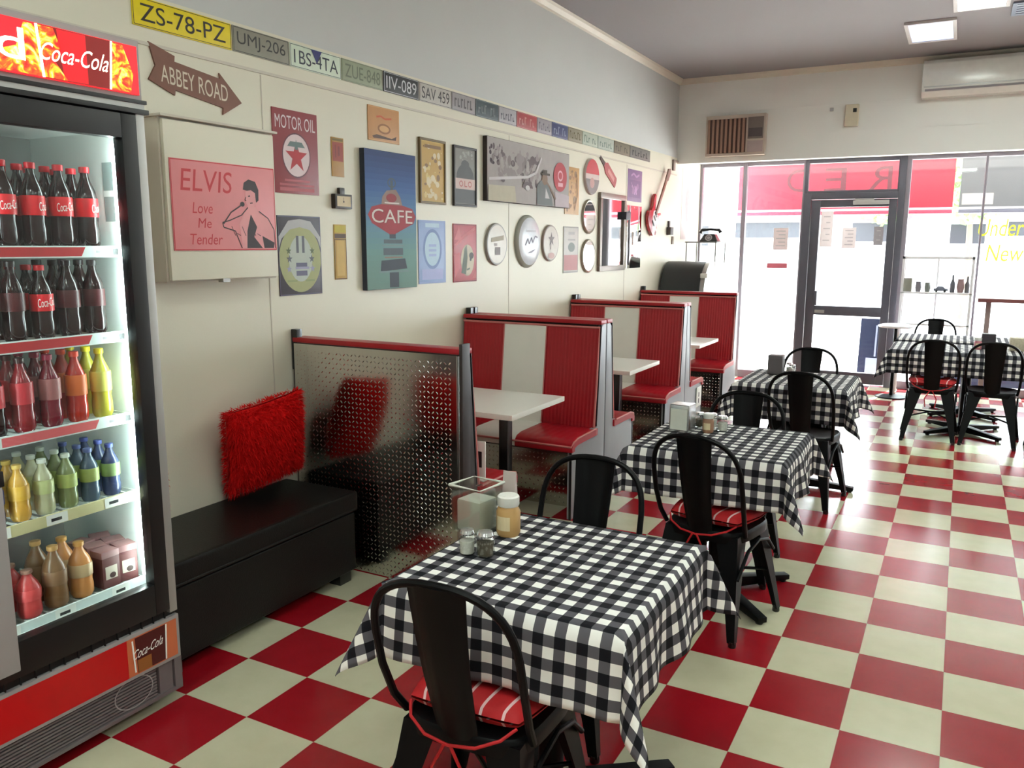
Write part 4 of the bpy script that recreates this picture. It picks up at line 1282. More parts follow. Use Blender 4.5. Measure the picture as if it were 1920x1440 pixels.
# ------------------------------------------------------------------ signs and plates on the left wall
def panel(name, y0, y1, z0, z1, t, mat, label, cat, group=None, x=W, bevel=0.0015):
    m = MB(ON_LEFT); m.box((y0, z0, 0.0005), (y1, z1, t))
    o = m.build(name, mat, loc=(x, 0, 0), bevel=bevel)
    o['face'] = t
    return tag(o, label, cat, group)
def printed(o, m, mats, name='print'):
    t = o['face']
    p = m.build(name, mats, o, loc=(t + 0.0006, 0, 0), smooth=False, fix=False)
    return p

# number plates along the rail
PZ0, PZ1 = 2.483, 2.595
PL = [-0.491, 0.024, 0.386, 0.771, 1.130, 1.482, 1.846, 2.145, 2.459, 2.731, 3.062, 3.326, 3.632, 3.929, 4.273, 4.662, 5.088, 5.689]
INKS = {'k': BLACKP, 'w': WHITEP}
PLATES = [
    ((232, 208, 0), (40, 30, 16), 'ZS-78-PZ', 'long yellow number plate reading ZS-78-PZ'),
    ((140, 136, 122), (52, 50, 48), 'UMJ-206', 'dull grey number plate reading UMJ-206'),
    ((214, 226, 208), (40, 48, 60), '1BS-4TA', 'shiny white number plate reading 1BS-4TA'),
    ((150, 158, 132), (112, 120, 100), 'ZUE-848', 'pale green faded number plate between the white and the black one'),
    ((20, 20, 26), (206, 206, 210), 'IIV-089', 'black number plate reading IIV-089'),
    ((190, 184, 178), (60, 56, 58), 'SAV 459', 'off-white number plate reading SAV 459'),
    ((156, 150, 152), (96, 90, 94), None, 'grey worn number plate right of the SAV 459 plate'),
    ((62, 76, 82), (140, 146, 146), None, 'dark teal number plate'),
    ((176, 172, 178), (96, 92, 104), None, 'pale lilac number plate left of the red plate'),
    ((168, 62, 66), (206, 150, 146), None, 'red number plate'),
    ((166, 160, 168), (110, 104, 118), None, 'pale number plate between the red and the blue plate'),
    ((56, 62, 108), (150, 156, 180), None, 'blue number plate'),
    ((150, 142, 122), (96, 84, 48), None, 'tan number plate right of the blue plate'),
    ((186, 194, 180), (110, 128, 116), None, 'pale mint number plate right of the tan plate'),
    ((184, 192, 182), (120, 140, 130), None, 'pale mint number plate left of the brown plate'),
    ((130, 120, 104), (92, 84, 76), None, 'brown-grey number plate, second from the far end of the row'),
    ((124, 120, 116), (60, 58, 60), None, 'grey number plate at the far end of the row'),
]
prnd = random.Random(5)
for k, (c, ink, txt, lab) in enumerate(PLATES):
    y0, y1 = PL[k] + 0.004, PL[k + 1] - 0.004
    pm = M('plate_%s' % lab.split()[0] + str(k), c, 0.4, noise=.12, scale=30)
    o = panel('number_plate', y0, y1, PZ0, PZ1, 0.006, pm, lab + ', on the wall rail', 'number plate', 'number plates along the left wall', bevel=.003)
    m = MB(ON_LEFT)
    w = y1 - y0
    m.frame(y0 + .004, PZ0 + .004, y1 - .004, PZ1 - .004, .0025, 0, 0)
    if txt:
        m.text(txt, y0 + w * .07, PZ0 + .022, y1 - w * .07, PZ1 - (.022 if k != 2 else .026), .0004, 0)
    else:
        n = 6
        for q in range(n):              # worn characters that cannot be read
            u = y0 + w * (.10 + .80 * q / n)
            if q == 3 and k % 2: continue
            h = prnd.uniform(.5, 1)
            m.rect(u, PZ0 + .025, u + w * .035, PZ0 + .025 + .062 * h, .0004, 0)
            m.rect(u, PZ0 + .025 + (.0 if q % 2 else .05 * h), u + w * .085, PZ0 + .037 + (.0 if q % 2 else .05 * h), .0004, 0)
    mats = [M('plate_ink_%d' % k, ink, .5)]
    if k == 2:
        mats.append(M('navy_ink', (40, 44, 110), .5)); m.poly([((y0 + y1) / 2 - .04, PZ1 - .004), ((y0 + y1) / 2, PZ0 + .045), ((y0 + y1) / 2 + .04, PZ1 - .004)], .0008, 1)
    printed(o, m, mats, 'lettering')

# brown arrow sign
m = MB(ON_LEFT)
arrow = [(-0.425, 2.280), (-0.398, 2.340), (-0.420, 2.425), (-0.305, 2.400), (-0.305, 2.385), (-0.062, 2.330), (-0.062, 2.375), (0.060, 2.262), (-0.055, 2.205), (-0.055, 2.238), (-0.310, 2.272), (-0.318, 2.258)]
arrow = [(-0.432, 2.285), (-0.395, 2.345), (-0.422, 2.432), (-0.297, 2.398), (-0.300, 2.376), (-0.060, 2.348), (-0.062, 2.372), (0.062, 2.262), (-0.052, 2.196), (-0.048, 2.226), (-0.302, 2.262), (-0.306, 2.240)]
m.prism(arrow, lambda p, q, t: (p, q, t), 0.0005, 0.008)
o = tag(m.build('arrow_sign', M('rusty_brown_tin', (122, 78, 62), .5, noise=.15), loc=(W, 0, 0), smooth=False), 'brown arrow-shaped ABBEY ROAD sign under the number plates', 'sign')
o['face'] = .008
m = MB(ON_LEFT); m.text('ABBEY ROAD', -0.372, 2.285, -0.02, 2.355, 0, 0, rise=-0.032)
printed(o, m, [M('cream_ink', (214, 200, 180), .5)], 'lettering')

# cream meter box with the pink tin sign
bx = W + 0.115
o = thing('meter_box', 'cream painted meter box on the wall beside the fridge', 'box')
m = MB(); m.box((W, -0.475, 1.47), (bx - .022, 0.145, 2.13)); m.build('body', TRIMM, o, bevel=.004)
m = MB(); m.box((bx - .020, -0.468, 1.478), (bx, 0.138, 2.122)); m.build('door', WALLM, o, bevel=.005)
m = MB(); m.box((W, -0.485, 2.130), (bx + .012, 0.155, 2.140)); m.build('rain_lip', TRIMM, o, bevel=.002)
m = MB(); m.box((bx - .03, -.20, 1.462), (bx - .0, -.16, 1.478)); m.build('latch', ALU, o)
PINK = M('pink_tin', (222, 134, 138), .4, noise=.05)
o = panel('tin_sign', -0.452, 0.128, 1.600, 1.972, .005, PINK, 'pink tin music sign with a singer drawing, on the meter box', 'sign', x=bx)
m = MB(ON_LEFT)
RI, KI, PI2 = 0, 1, 2
m.text('ELVIS', -.405, 1.845, -.135, 1.935, 0, RI, shear=.12)
m.text('Love', -.35, 1.755, -.245, 1.80, 0, RI, shear=.15)
m.text('Me', -.325, 1.695, -.255, 1.735, 0, RI, shear=.15)
m.text('Tender', -.375, 1.625, -.20, 1.67, 0, RI, shear=.15)
# plain singer: head, quiff, jacket, microphone
hx, hy = -.022, 1.835
m.ell(hx, hy, .034, .048, .0002, PI2, 20)
m.poly([(hx - .045, hy + .032), (hx - .038, hy + .062), (hx - .010, hy + .078), (hx + .030, hy + .070), (hx + .048, hy + .035), (hx + .046, hy - .012), (hx + .030, hy - .022), (hx + .026, hy + .02), (hx + .002, hy + .032), (hx - .022, hy + .028)], .0004, KI)
m.line([(hx - .016, hy + .004), (hx - .004, hy + .006)], .005, .0005, KI); m.line([(hx - .006, hy - .026), (hx + .010, hy - .024)], .004, .0005, KI); m.line([(hx - .03, hy), (hx - .036, hy - .014), (hx - .028, hy - .016)], .003, .0005, KI)
m.poly([(hx - .02, hy - .04), (hx + .025, hy - .04), (hx + .045, hy - .07), (hx + .10, hy - .09), (hx + .135, hy - .14), (hx + .14, hy - .225), (hx - .06, hy - .225), (hx - .075, hy - .12), (hx - .05, hy - .075)], .0003, PI2)
m.line([(hx - .02, hy - .045), (hx - .06, hy - .08), (hx - .13, hy - .105), (hx - .17, hy - .115), (hx - .165, hy - .135), (hx - .10, hy - .15), (hx - .065, hy - .225)], .005, .0006, KI)
m.line([(hx + .045, hy - .06), (hx + .10, hy - .09), (hx + .135, hy - .14), (hx + .14, hy - .225)], .005, .0006, KI)
m.poly([(hx - .005, hy - .075), (hx + .03, hy - .13), (hx + .01, hy - .175), (hx + .06, hy - .225), (hx - .035, hy - .225), (hx - .03, hy - .15)], .0006, KI)
m.poly([(hx + .06, hy - .17), (hx + .135, hy - .2), (hx + .13, hy - .225), (hx + .07, hy - .225)], .0006, KI)
m.line([(hx - .165, hy - .12), (hx - .12, hy - .07), (hx - .055, hy - .035)], .006, .0007, KI); m.ell(hx - .052, hy - .032, .013, .011, .0008, KI, 12)
for q in range(6): m.line([(hx - .12 + q * .03, hy - .13 - (q % 2) * .03), (hx - .10 + q * .03, hy - .17)], .003, .0007, KI)
m.frame(-.450, 1.602, .126, 1.970, .004, 0, RI)
printed(o, m, [M('cherry_ink', (196, 48, 58), .5), M('dark_maroon_ink', (46, 30, 36), .5), M('light_pink_ink', (230, 156, 158), .5)])

MAROON = M('maroon_tin', (138, 34, 44), .4, noise=.06)
o = panel('tin_sign', .250, .566, 1.876, 2.276, .005, MAROON, 'dark red MOTOR OIL tin sign with a star in a white disc', 'sign')
m = MB(ON_LEFT)
m.text('MOTOR OIL', .268, 2.185, .550, 2.248, 0, 0)
m.ell(.408, 2.062, .097, .105, 0, 0, 36); m.ring(.408, 2.062, .100, .108, .006, .0003, 1)
m.star(.408, 2.055, .080, .0004, 2); m.poly([(.345, 2.103), (.47, 2.103), (.448, 2.128), (.366, 2.128)], .0006, 3); m.poly([(.395, 2.09), (.408, 2.14), (.421, 2.09)], .0007, 3)
for v, a, b in ((1.935, .32, .50), (1.914, .285, .53)): m.rect(a, v, b, v + .010, 0, 4)
m.rect(.285, 1.888, .53, 1.905, 0, 4)
printed(o, m, [M('pale_pink_white', (222, 200, 202), .5), M('plum_ink', (90, 30, 50), .5), M('star_red', (176, 30, 40), .5), M('slate_green_ink', (96, 112, 112), .5), M('dusty_rose', (186, 92, 100), .5)])

o = panel('tin_strip', .673, .772, 1.983, 2.184, .004, M('ochre_tin', (176, 128, 56), .45, noise=.12), 'short red and ochre tin strip right of the motor oil sign', 'sign')
m = MB(ON_LEFT); m.rect(.680, 2.062, .765, 2.160, 0, 0); m.rect(.680, 2.166, .765, 2.178, 0, 1); m.rect(.700, 2.08, .708, 2.145, .0004, 2); m.rect(.722, 2.09, .738, 2.14, .0004, 2)
printed(o, m, [M('brick_ink', (156, 62, 44), .5), M('olive_ink', (122, 96, 40), .5), M('dark_brick_ink', (126, 44, 38), .5)])

# small black box with cream face and hook
o = thing('wall_gauge', 'small black-framed cream gauge below the red and ochre strip', 'gauge')
m = MB(); m.box((W, .662, 1.815), (W + .03, .800, 1.892)); m.build('case', M('dark_brown_case', (40, 30, 24), .4), o, bevel=.006)
m = MB(); m.box((W, .712, 1.892), (W + .02, .752, 1.925)); m.build('hanger', M('dark_brown_case', (40, 30, 24), .4), o, bevel=.004)
m = MB(ON_LEFT); m.rect(.676, 1.827, .786, 1.881, 0, 0); m.ell(.728, 1.852, .006, None, .0005, 1, 12); m.line([(.728, 1.852), (.728, 1.874)], .003, .0006, 1)
m.build('dial', [M('cream_dial', (206, 186, 150), .5), M('dark_brown_case', (40, 30, 24), .4)], o, loc=(W + .0306, 0, 0), smooth=False, fix=False)

o = panel('tin_strip', .672, .772, 1.440, 1.733, .004, M('gold_yellow_tin', (190, 150, 60), .45, noise=.08), 'tall mustard yellow tin strip below the small gauge', 'sign')
m = MB(ON_LEFT); m.rect(.676, 1.690, .768, 1.728, 0, 0); m.rect(.676, 1.660, .768, 1.684, 0, 1); m.rect(.690, 1.460, .754, 1.648, 0, 2); m.frame(.674, 1.442, .770, 1.656, .004, .0003, 1)
printed(o, m, [M('lime_yellow', (190, 170, 40), .5), M('umber_ink', (86, 60, 40), .5), M('light_gold', (204, 166, 84), .5)])

o = panel('tin_sign', .255, .565, 1.373, 1.768, .005, M('charcoal_tin', (66, 60, 70), .4), 'dark-cornered green and silver drink-label tin sign below the motor oil sign', 'sign')
m = MB(ON_LEFT)
cy, cz = .41, 1.565
m.poly([(cy + .150 * math.cos(a) if abs(math.cos(a)) < .97 else cy + .15 * (1 if math.cos(a) > 0 else -1), cz - .01 + .168 * math.sin(a)) for a in [2 * PI * i / 40 for i in range(40)]], 0, 0)
m.poly([(cy - .15, cz + .045), (cy - .13, cz + .09), (cy - .07, cz + .135), (cy, cz + .148), (cy + .07, cz + .135), (cy + .13, cz + .09), (cy + .15, cz + .045), (cy + .15, cz + .10), (cy + .08, cz + .178), (cy, cz + .188), (cy - .08, cz + .178), (cy - .15, cz + .10)], .0004, 1)
m.ell(cy, cz - .01, .085, .115, .0003, 2, 30)
for du in (-.03, .012): m.rect(cy + du, cz + .02, cy + du + .018, cz + .105, .0006, 3)
m.rect(cy - .035, cz - .055, cy + .045, cz - .03, .0006, 4); m.rect(cy - .035, cz - .095, cy + .045, cz - .07, .0006, 4); m.rect(cy - .04, cz - .062, cy + .06, cz - .05, .0007, 5)
for du in (-.085, .085):
    m.star(cy + du, cz + .03, .02, .0006, 6); m.star(cy + du * .95, cz - .01, .022, .0006, 3); m.star(cy + du, cz - .06, .02, .0006, 5)
m.rect(cy - .10, cz - .125, cy - .03, cz - .115, .0006, 7); m.rect(cy + .03, cz - .125, cy + .10, cz - .115, .0006, 7)
m.frame(.257, 1.375, .563, 1.766, .004, .0003, 4)
printed(o, m, [M('sage_green_ink', (166, 168, 118), .5), M('silver_ink', (172, 170, 170), .4), M('mist_ink', (182, 190, 180), .5), M('slate_ink', (92, 94, 104), .5), M('blue_grey_ink', (100, 98, 124), .5), M('lilac_ink', (158, 156, 184), .5), M('leaf_ink', (84, 96, 60), .5), M('moss_ink', (146, 156, 110), .5)])

# tall CAFE canvas, sky graded by print bands
o = thing('canvas_print', 'tall blue canvas print of a CAFE road sign', 'canvas')
y0, y1, z0, z1 = .905, 1.392, 1.372, 2.150
xf = W + .034
m = MB(); m.box((W + .001, y0, z0), (xf, y1, z1)); m.build('canvas', M('dark_blue_grey_canvas', (44, 50, 62), .7), o, bevel=.003)
m = MB(ON_LEFT)
mats = []
n = 24
for k in range(n):
    t = k / (n - 1)
    c = [(120, 150, 142), (122, 160, 156), (112, 150, 178), (76, 108, 164), (62, 78, 122)]
    q = t * 4; i = min(3, int(q)); f = q - i
    mats.append(M('sky_print_%d' % k, tuple(c[i][j] * (1 - f) + c[i + 1][j] * f for j in range(3)), .7, noise=.02))
    m.rect(y0 + .002, z0 + .002 + (z1 - z0 - .004) * k / n, y1 - .002, z0 + .002 + (z1 - z0 - .004) * (k + 1) / n, 0, k)
mats += [M('cafe_red_ink', (160, 44, 56), .6), M('cafe_white_ink', (220, 208, 202), .6), M('cafe_grey_ink', (86, 98, 108), .6), M('cafe_dark_ink', (62, 70, 82), .6), M('cafe_tan_ink', (150, 124, 116), .6), M('cafe_steel_ink', (128, 152, 156), .6), M('cafe_deep_red_ink', (140, 30, 44), .6)]
a = n
yc = 1.15
m.rect(yc - .035, z0 + .008, yc + .055, z0 + .10, .0004, a + 3)
m.poly([(yc - .12, z0 + .102), (yc + .14, z0 + .115), (yc + .12, z0 + .175), (yc - .11, z0 + .165)], .0004, a + 3)
m.rect(yc - .13, z0 + .095, yc + .15, z0 + .105, .0005, a + 5)
m.rect(yc - .08, z0 + .178, yc + .095, z0 + .186, .0005, a + 4); m.rect(yc - .09, z0 + .195, yc + .10, z0 + .235, .0004, a + 2); m.rect(yc - .085, z0 + .262, yc + .095, z0 + .285, .0004, a + 2); m.rect(yc - .10, z0 + .245, yc + .11, z0 + .254, .0005, a + 5)
m.rect(yc - .03, z0 + .29, yc + .03, z0 + .34, .0004, a + 3)
cz = z0 + .41
m.poly([(yc - .19, cz + .055), (yc - .10, cz + .072), (yc + .10, cz + .072), (yc + .20, cz + .055), (yc + .235, cz + .01), (yc + .21, cz - .03), (yc + .02, cz - .095), (yc - .03, cz - .095), (yc - .19, cz - .035), (yc - .225, cz + .01)], .0006, a)
m.text('CAFE', yc - .19, cz - .032, yc + .20, cz + .045, .001, a + 1)
m.text('CAFE', yc - .184, cz - .036, yc + .206, cz + .041, .0008, a + 6)
m.poly([(yc - .10, cz + .072), (yc - .09, cz + .115), (yc - .05, cz + .15), (yc + .04, cz + .16), (yc + .08, cz + .12), (yc + .10, cz + .072)], .0006, a + 4)
m.ell(yc - .005, cz + .11, .05, .025, .0008, a + 6); m.rect(yc - .07, cz + .078, yc + .07, cz + .086, .0009, a + 1)
m.rect(yc - .012, cz + .15, yc + .012, cz + .21, .0005, a + 2); m.ring(yc, cz + .195, .04, .028, .008, .0007, a + 2)
m.build('print', mats, o, loc=(xf + .0006, 0, 0), smooth=False, fix=False)

o = panel('tin_sign', .985, 1.275, 2.203, 2.392, .005, M('orange_tan_tin', (196, 140, 84), .45, noise=.08), 'orange-tan picture sign above the CAFE canvas', 'sign')
m = MB(ON_LEFT); m.line([(1.06, 2.335), (1.10, 2.342), (1.14, 2.330), (1.20, 2.338)], .010, 0, 0); m.ell(1.13, 2.275, .06, .028, 0, 1); m.ell(1.13, 2.275, .045, .018, .0003, 2); m.poly([(1.02, 2.228), (1.06, 2.240), (1.20, 2.228), (1.245, 2.245), (1.24, 2.222), (1.03, 2.218)], 0, 3); m.frame(.988, 2.206, 1.272, 2.389, .004, 0, 2)
printed(o, m, [M('rust_orange_ink', (204, 96, 56), .5), M('tan_ink', (150, 96, 50), .5), M('pale_orange_ink', (212, 160, 104), .5), M('brown_ink', (84, 54, 36), .5)])

def framed(y0, y1, z0, z1, fm, pm, label, t=.018):
    o = thing('framed_print', label, 'picture')
    m = MB(ON_LEFT)
    for q in ((y0, z0, y1, z0 + .014), (y0, z1 - .014, y1, z1), (y0, z0 + .014, y0 + .014, z1 - .014), (y1 - .014, z0 + .014, y1, z1 - .014)):
        m.box((q[0], q[1], .0005), (q[2], q[3], t))
    m.build('frame', fm, o, loc=(W, 0, 0), bevel=.002)
    m = MB(ON_LEFT); m.box((y0 + .012, z0 + .012, .001), (y1 - .012, z1 - .012, t * .6)); m.build('board', pm, o, loc=(W, 0, 0), smooth=False)
    o['face'] = t * .6 + W
    return o
def blotches(m, y0, y1, z0, z1, n, seed, ks, rmin=.006, rmax=.028):
    r = random.Random(seed)
    for k in range(n):
        a = r.uniform(rmin, rmax)
        u = r.uniform(y0 + a, y1 - a); v = r.uniform(z0 + a, z1 - a)
        m.ell(u, v, a * r.uniform(.5, 1), a * r.uniform(.5, 1), .0002 + k * .00003, r.choice(ks), 9, t0=r.random())
o = framed(1.468, 1.755, 1.880, 2.272, M('olive_gold_frame', (112, 92, 56), .5), M('gold_yellow_print', (204, 172, 90), .5, noise=.1), 'gold-framed yellow antique print right of the CAFE canvas')
m = MB(ON_LEFT); m.rect(1.485, 1.898, 1.738, 2.252, 0, 1); blotches(m, 1.49, 1.735, 1.90, 2.25, 46, 8, (0, 2, 2, 3)); m.rect(1.52, 2.215, 1.70, 2.235, .003, 3)
printed(o, m, [M('pale_gold_ink', (214, 190, 120), .5), M('gold_ink', (190, 152, 70), .5), M('cream_gold_ink', (216, 200, 160), .5), M('sepia_ink', (130, 96, 50), .5)])
o = framed(1.853, 2.141, 1.880, 2.266, M('black_brown_frame', (44, 40, 40), .5), M('grey_print', (126, 124, 118), .5), 'dark-framed black and grey poster with a pink band, left of the big canvas')
m = MB(ON_LEFT); m.rect(1.87, 1.90, 2.125, 1.99, 0, 0); m.rect(1.87, 1.992, 2.125, 2.06, 0, 1); m.ring(1.945, 2.026, .024, .020, .008, .0006, 2); m.rect(1.985, 2.006, 1.995, 2.046, .0006, 2); m.rect(1.995, 2.006, 2.02, 2.014, .0006, 2); m.ring(2.055, 2.026, .024, .020, .008, .0006, 2); m.ell(1.997, 2.06, .11, .095, -.0002, 0, 24, 0, PI); m.ell(1.997, 2.15, .05, .03, .0004, 0); blotches(m, 1.875, 2.12, 2.17, 2.245, 16, 3, (3,), .006, .016)
printed(o, m, [M('soft_black_ink', (58, 58, 58), .5), M('pale_pink_ink', (206, 178, 170), .5), M('rose_ink', (176, 96, 90), .5), M('pale_grey_ink', (160, 158, 152), .5)])
o = panel('tin_sign', 1.455, 1.760, 1.385, 1.778, .005, M('sky_blue_tin', (138, 160, 206), .4, noise=.06), 'pale blue tin sign with an oval medallion', 'sign')
m = MB(ON_LEFT); m.ell(1.607, 1.60, .105, .125, 0, 0); m.ell(1.607, 1.60, .085, .105, .0003, 1); m.rect(1.565, 1.555, 1.65, 1.57, .0006, 2); m.rect(1.565, 1.585, 1.65, 1.60, .0006, 2); m.rect(1.565, 1.615, 1.65, 1.63, .0006, 2); m.rect(1.49, 1.41, 1.725, 1.475, 0, 3); m.rect(1.53, 1.735, 1.685, 1.76, 0, 1); m.frame(1.458, 1.388, 1.757, 1.775, .008, 0, 2)
printed(o, m, [M('mid_blue_ink', (104, 128, 180), .5), M('ice_blue_ink', (176, 202, 222), .5), M('periwinkle_ink', (150, 166, 212), .5), M('lavender_ink', (164, 170, 216), .5)])
o = panel('tin_sign', 1.852, 2.152, 1.380, 1.765, .005, M('crimson_tin', (176, 38, 50), .4, noise=.06), 'crimson tin sign with a pale stylised face', 'sign')
m = MB(ON_LEFT); m.ell(2.03, 1.525, .085, .105, .0002, 0); m.poly([(1.95, 1.44), (1.99, 1.60), (2.02, 1.63), (2.03, 1.54), (2.01, 1.43)], .0004, 1); m.ell(2.08, 1.555, .03, .022, .0006, 2); m.ell(2.07, 1.53, .012, None, .0007, 3); m.line([(2.02, 1.46), (2.06, 1.47)], .012, .0007, 1)
m.poly([(1.865, 1.66), (1.92, 1.75), (1.96, 1.66)], .0002, 4); m.line([(1.87, 1.62), (1.98, 1.68), (2.13, 1.74)], .02, .0003, 4); m.poly([(1.86, 1.56), (1.93, 1.58), (1.94, 1.48), (1.87, 1.41)], .0002, 4); m.poly([(2.09, 1.40), (2.14, 1.46), (2.145, 1.40)], .0002, 4); m.frame(1.854, 1.382, 2.150, 1.763, .006, .0003, 5)
printed(o, m, [M('bone_ink', (204, 192, 168), .5), M('green_grey_ink', (84, 96, 78), .5), M('dark_olive_ink', (60, 52, 46), .5), BLACKP, M('salmon_ink', (206, 104, 108), .5), M('dark_crimson_ink', (120, 26, 38), .5)])

# big black and white canvas with a red disc
o = thing('canvas_print', 'wide black and white canvas print of a street with a red disc', 'canvas')
y0, y1, z0, z1 = 2.245, 3.600, 1.930, 2.366
m = MB(); m.box((W + .001, y0, z0), (xf, y1, z1)); m.build('canvas', M('dark_brown_canvas_edge', (50, 42, 40), .7), o, bevel=.003)
m = MB(ON_LEFT)
m.rect(y0 + .004, z0 + .003, y1 - .004, z1 - .003, 0, 0)
blotches(m, y0 + .05, y0 + .80, z0 + .12, z1 - .03, 110, 21, (0, 1, 1, 2, 3), .015, .05)
blotches(m, y0 + .02, y0 + .25, z1 - .2, z1 - .03, 22, 22, (3, 4), .012, .035)
m.poly([(y0 + .01, z0 + .005), (y0 + .01, z0 + .11), (y0 + .40, z0 + .12), (y0 + .42, z0 + .005)], .005, 5)
m.line([(y0 + .02, z0 + .15), (y0 + .60, z0 + .20), (y0 + .74, z0 + .24), (y0 + .83, z0 + .36)], .02, .0055, 6)
m.ell(y0 + .60, z0 + .12, .085, .045, .0056, 3, 24, 0, PI); m.ell(y0 + .60, z0 + .12, .035, .02, .0058, 6)
m.poly([(y0 + .76, z0 + .005), (y0 + .76, z0 + .15), (y0 + .83, z0 + .19), (y0 + .95, z0 + .17), (y0 + 1.02, z0 + .07), (y0 + 1.04, z0 + .005)], .005, 7)
m.poly([(y0 + .90, z0 + .06), (y0 + .91, z0 + .14), (y0 + .98, z0 + .06)], .0054, 6); m.ell(y0 + .89, z0 + .205, .05, .045, .0055, 8, 20); m.rect(y0 + .82, z0 + .235, y0 + .98, z0 + .252, .006, 9); m.rect(y0 + .85, z0 + .25, y0 + .93, z0 + .275, .006, 9)
m.line([(y0 + .93, z0 + .18), (y0 + 1.02, z0 + .12), (y0 + 1.09, z0 + .06)], .02, .0057, 8)
m.ell(y0 + 1.175, z0 + .24, .125, .115, .0052, 10, 34); m.ring(y0 + 1.175, z0 + .25, .048, .042, .014, .0056, 11); m.rect(y0 + 1.135, z0 + .165, y0 + 1.225, z0 + .195, .0056, 11)
m.poly([(y0 + 1.08, z0 + .005), (y0 + 1.08, z0 + .12), (y1 - .006, z0 + .10), (y1 - .006, z0 + .005)], .0051, 12)
m.build('print', [M('photo_pale_grey', (168, 160, 158), .7), M('photo_grey', (150, 140, 140), .7), M('photo_mid_grey', (134, 124, 124), .7), M('photo_dark_grey', (104, 92, 96), .7), M('photo_black', (70, 58, 66), .7), M('photo_cream', (186, 178, 158), .7), M('photo_white', (200, 194, 196), .7), M('photo_slate', (112, 116, 118), .7), M('photo_brown', (134, 112, 98), .7), M('photo_hat', (78, 70, 62), .7), M('photo_red', (172, 36, 48), .6), M('photo_pink', (222, 160, 172), .6), M('photo_lilac_grey', (186, 172, 178), .7)], o, loc=(xf + .0006, 0, 0), smooth=False, fix=False)

# round wall plates
def round_plate(yc, zc, r, label, rim, face, dome=.0, extra=None, mats=()):
    o = thing('round_sign', label, 'round sign', (W, yc, zc))
    m = MB(lambda a, b, c: (c, a, b))
    prof = [(r, .001), (r, .012), (r * .97, .020), (r * .90, .021 + dome), (r * .5, .022 + dome * 1.6), (.002, .022 + dome * 1.8)]
    rings = [[m.add((q * math.cos(2 * PI * j / 40), q * math.sin(2 * PI * j / 40), z)) for j in range(40)] for q, z in prof]
    for k, (A, B_) in enumerate(zip(rings[:-1], rings[1:])):
        for j in range(40): m.face((A[j], A[(j + 1) % 40], B_[(j + 1) % 40], B_[j]), 0 if k < 3 else 1)
    m.face(rings[-1], 1); m.face(rings[0][::-1], 0)
    m.build('disc', [rim, face], o, angle=50)
    if extra:
        m = MB(lambda u, v, w: (w, u, v)); extra(m)
        m.build('print', list(mats), o, loc=(.0235 + dome * 1.8, 0, 0), smooth=False, fix=False)
    return o
CRM = M('cream_enamel', (206, 198, 186), .35)
def ex1(m):
    m.poly([(-.09, .045), (.09, .065), (.09, .03), (-.09, .015)], 0, 0); m.rect(-.035, -.075, .04, -.02, 0, 1); m.rect(-.05, -.012, -.005, .008, 0, 2)
round_plate(2.415, 1.632, .150, 'cream round sign with an olive band, leftmost of the round ones', M('grey_rim', (150, 146, 140), .4), CRM, 0, ex1, [M('olive_band', (146, 134, 110), .5), M('dark_taupe', (110, 96, 94), .5), M('taupe', (156, 142, 136), .5)])
def ex2(m):
    m.line([(-.09, -.03), (-.05, .02), (-.03, -.02), (.01, .03), (.03, -.01), (.07, .04), (.11, .03)], .012, 0, 0); m.poly([(-.06, -.09), (.02, -.085), (.08, -.06), (.02, -.07)], 0, 0); m.rect(-.07, .07, .08, .085, 0, 1)
round_plate(2.905, 1.655, .200, 'large white domed round sign with script, biggest of the round ones', M('grey_green_rim', (156, 156, 146), .4), M('white_blue_enamel', (220, 222, 230), .25), .010, ex2, [M('slate_violet_ink', (130, 128, 146), .5), M('faint_grey_ink', (196, 196, 204), .5)])
def ex3(m):
    m.star(.0, .03, .06, 0, 0); m.line([(-.01, .0), (-.015, -.05)], .012, .0003, 0); m.ell(0, -.10, .06, .025, .0002, 1)
round_plate(3.303, 1.643, .146, 'grey round sign with a dark emblem, right of the large white one', M('taupe_rim', (150, 134, 126), .45), M('beige_enamel', (196, 186, 174), .4), 0, ex3, [M('dark_taupe', (110, 96, 94), .5), M('dusty_pink_ink', (190, 150, 142), .5)])
def ex4(m):
    m.ell(0, 0, .15, .15, 0, 0, 30, .15, PI - .15); m.ell(0, 0, .15, .15, 0, 1, 30, PI + .15, 2 * PI - .15); m.ell(-.01, -.055, .05, .045, .0004, 2)
round_plate(4.128, 2.225, .158, 'round sign with red upper half and dark lower half', M('pale_rim', (190, 170, 166), .4), M('pale_centre', (206, 186, 180), .4), 0, ex4, [M('bottle_cap_red', (200, 60, 66), .4), M('bottle_cap_grey', (120, 112, 110), .4), M('salmon_grey', (186, 140, 134), .5)])
MIRR = M('mirror_silvering', (232, 232, 228), .04, 1.0, noise=.01)
def round_mirror(yc, zc, label):
    o = thing('round_mirror', label, 'mirror', (W, yc, zc))
    m = MB(lambda a, b, c: (c, a, b)); r = .150
    rings = [[m.add((q * math.cos(2 * PI * j / 40), q * math.sin(2 * PI * j / 40), z)) for j in range(40)] for q, z in ((r, .001), (r, .014), (r * .95, .022), (r * .86, .017))]
    for A, B_ in zip(rings[:-1], rings[1:]):
        for j in range(40): m.face((A[j], A[(j + 1) % 40], B_[(j + 1) % 40], B_[j]))
    m.face(rings[0][::-1])
    m.build('rim', M('pewter_rim', (160, 150, 136), .35, .5), o, angle=50, fix=False)
    m = MB(lambda u, v, w: (w, u, v)); m.ell(0, 0, r * .86, None, .0165, 0, 40); m.build('mirror_glass', MIRR, o, smooth=False, fix=False)
round_mirror(4.093, 1.878, 'small round mirror below the red and dark round sign')
round_mirror(4.090, 1.532, 'small round mirror lowest on the wall, left of the tall mirror')
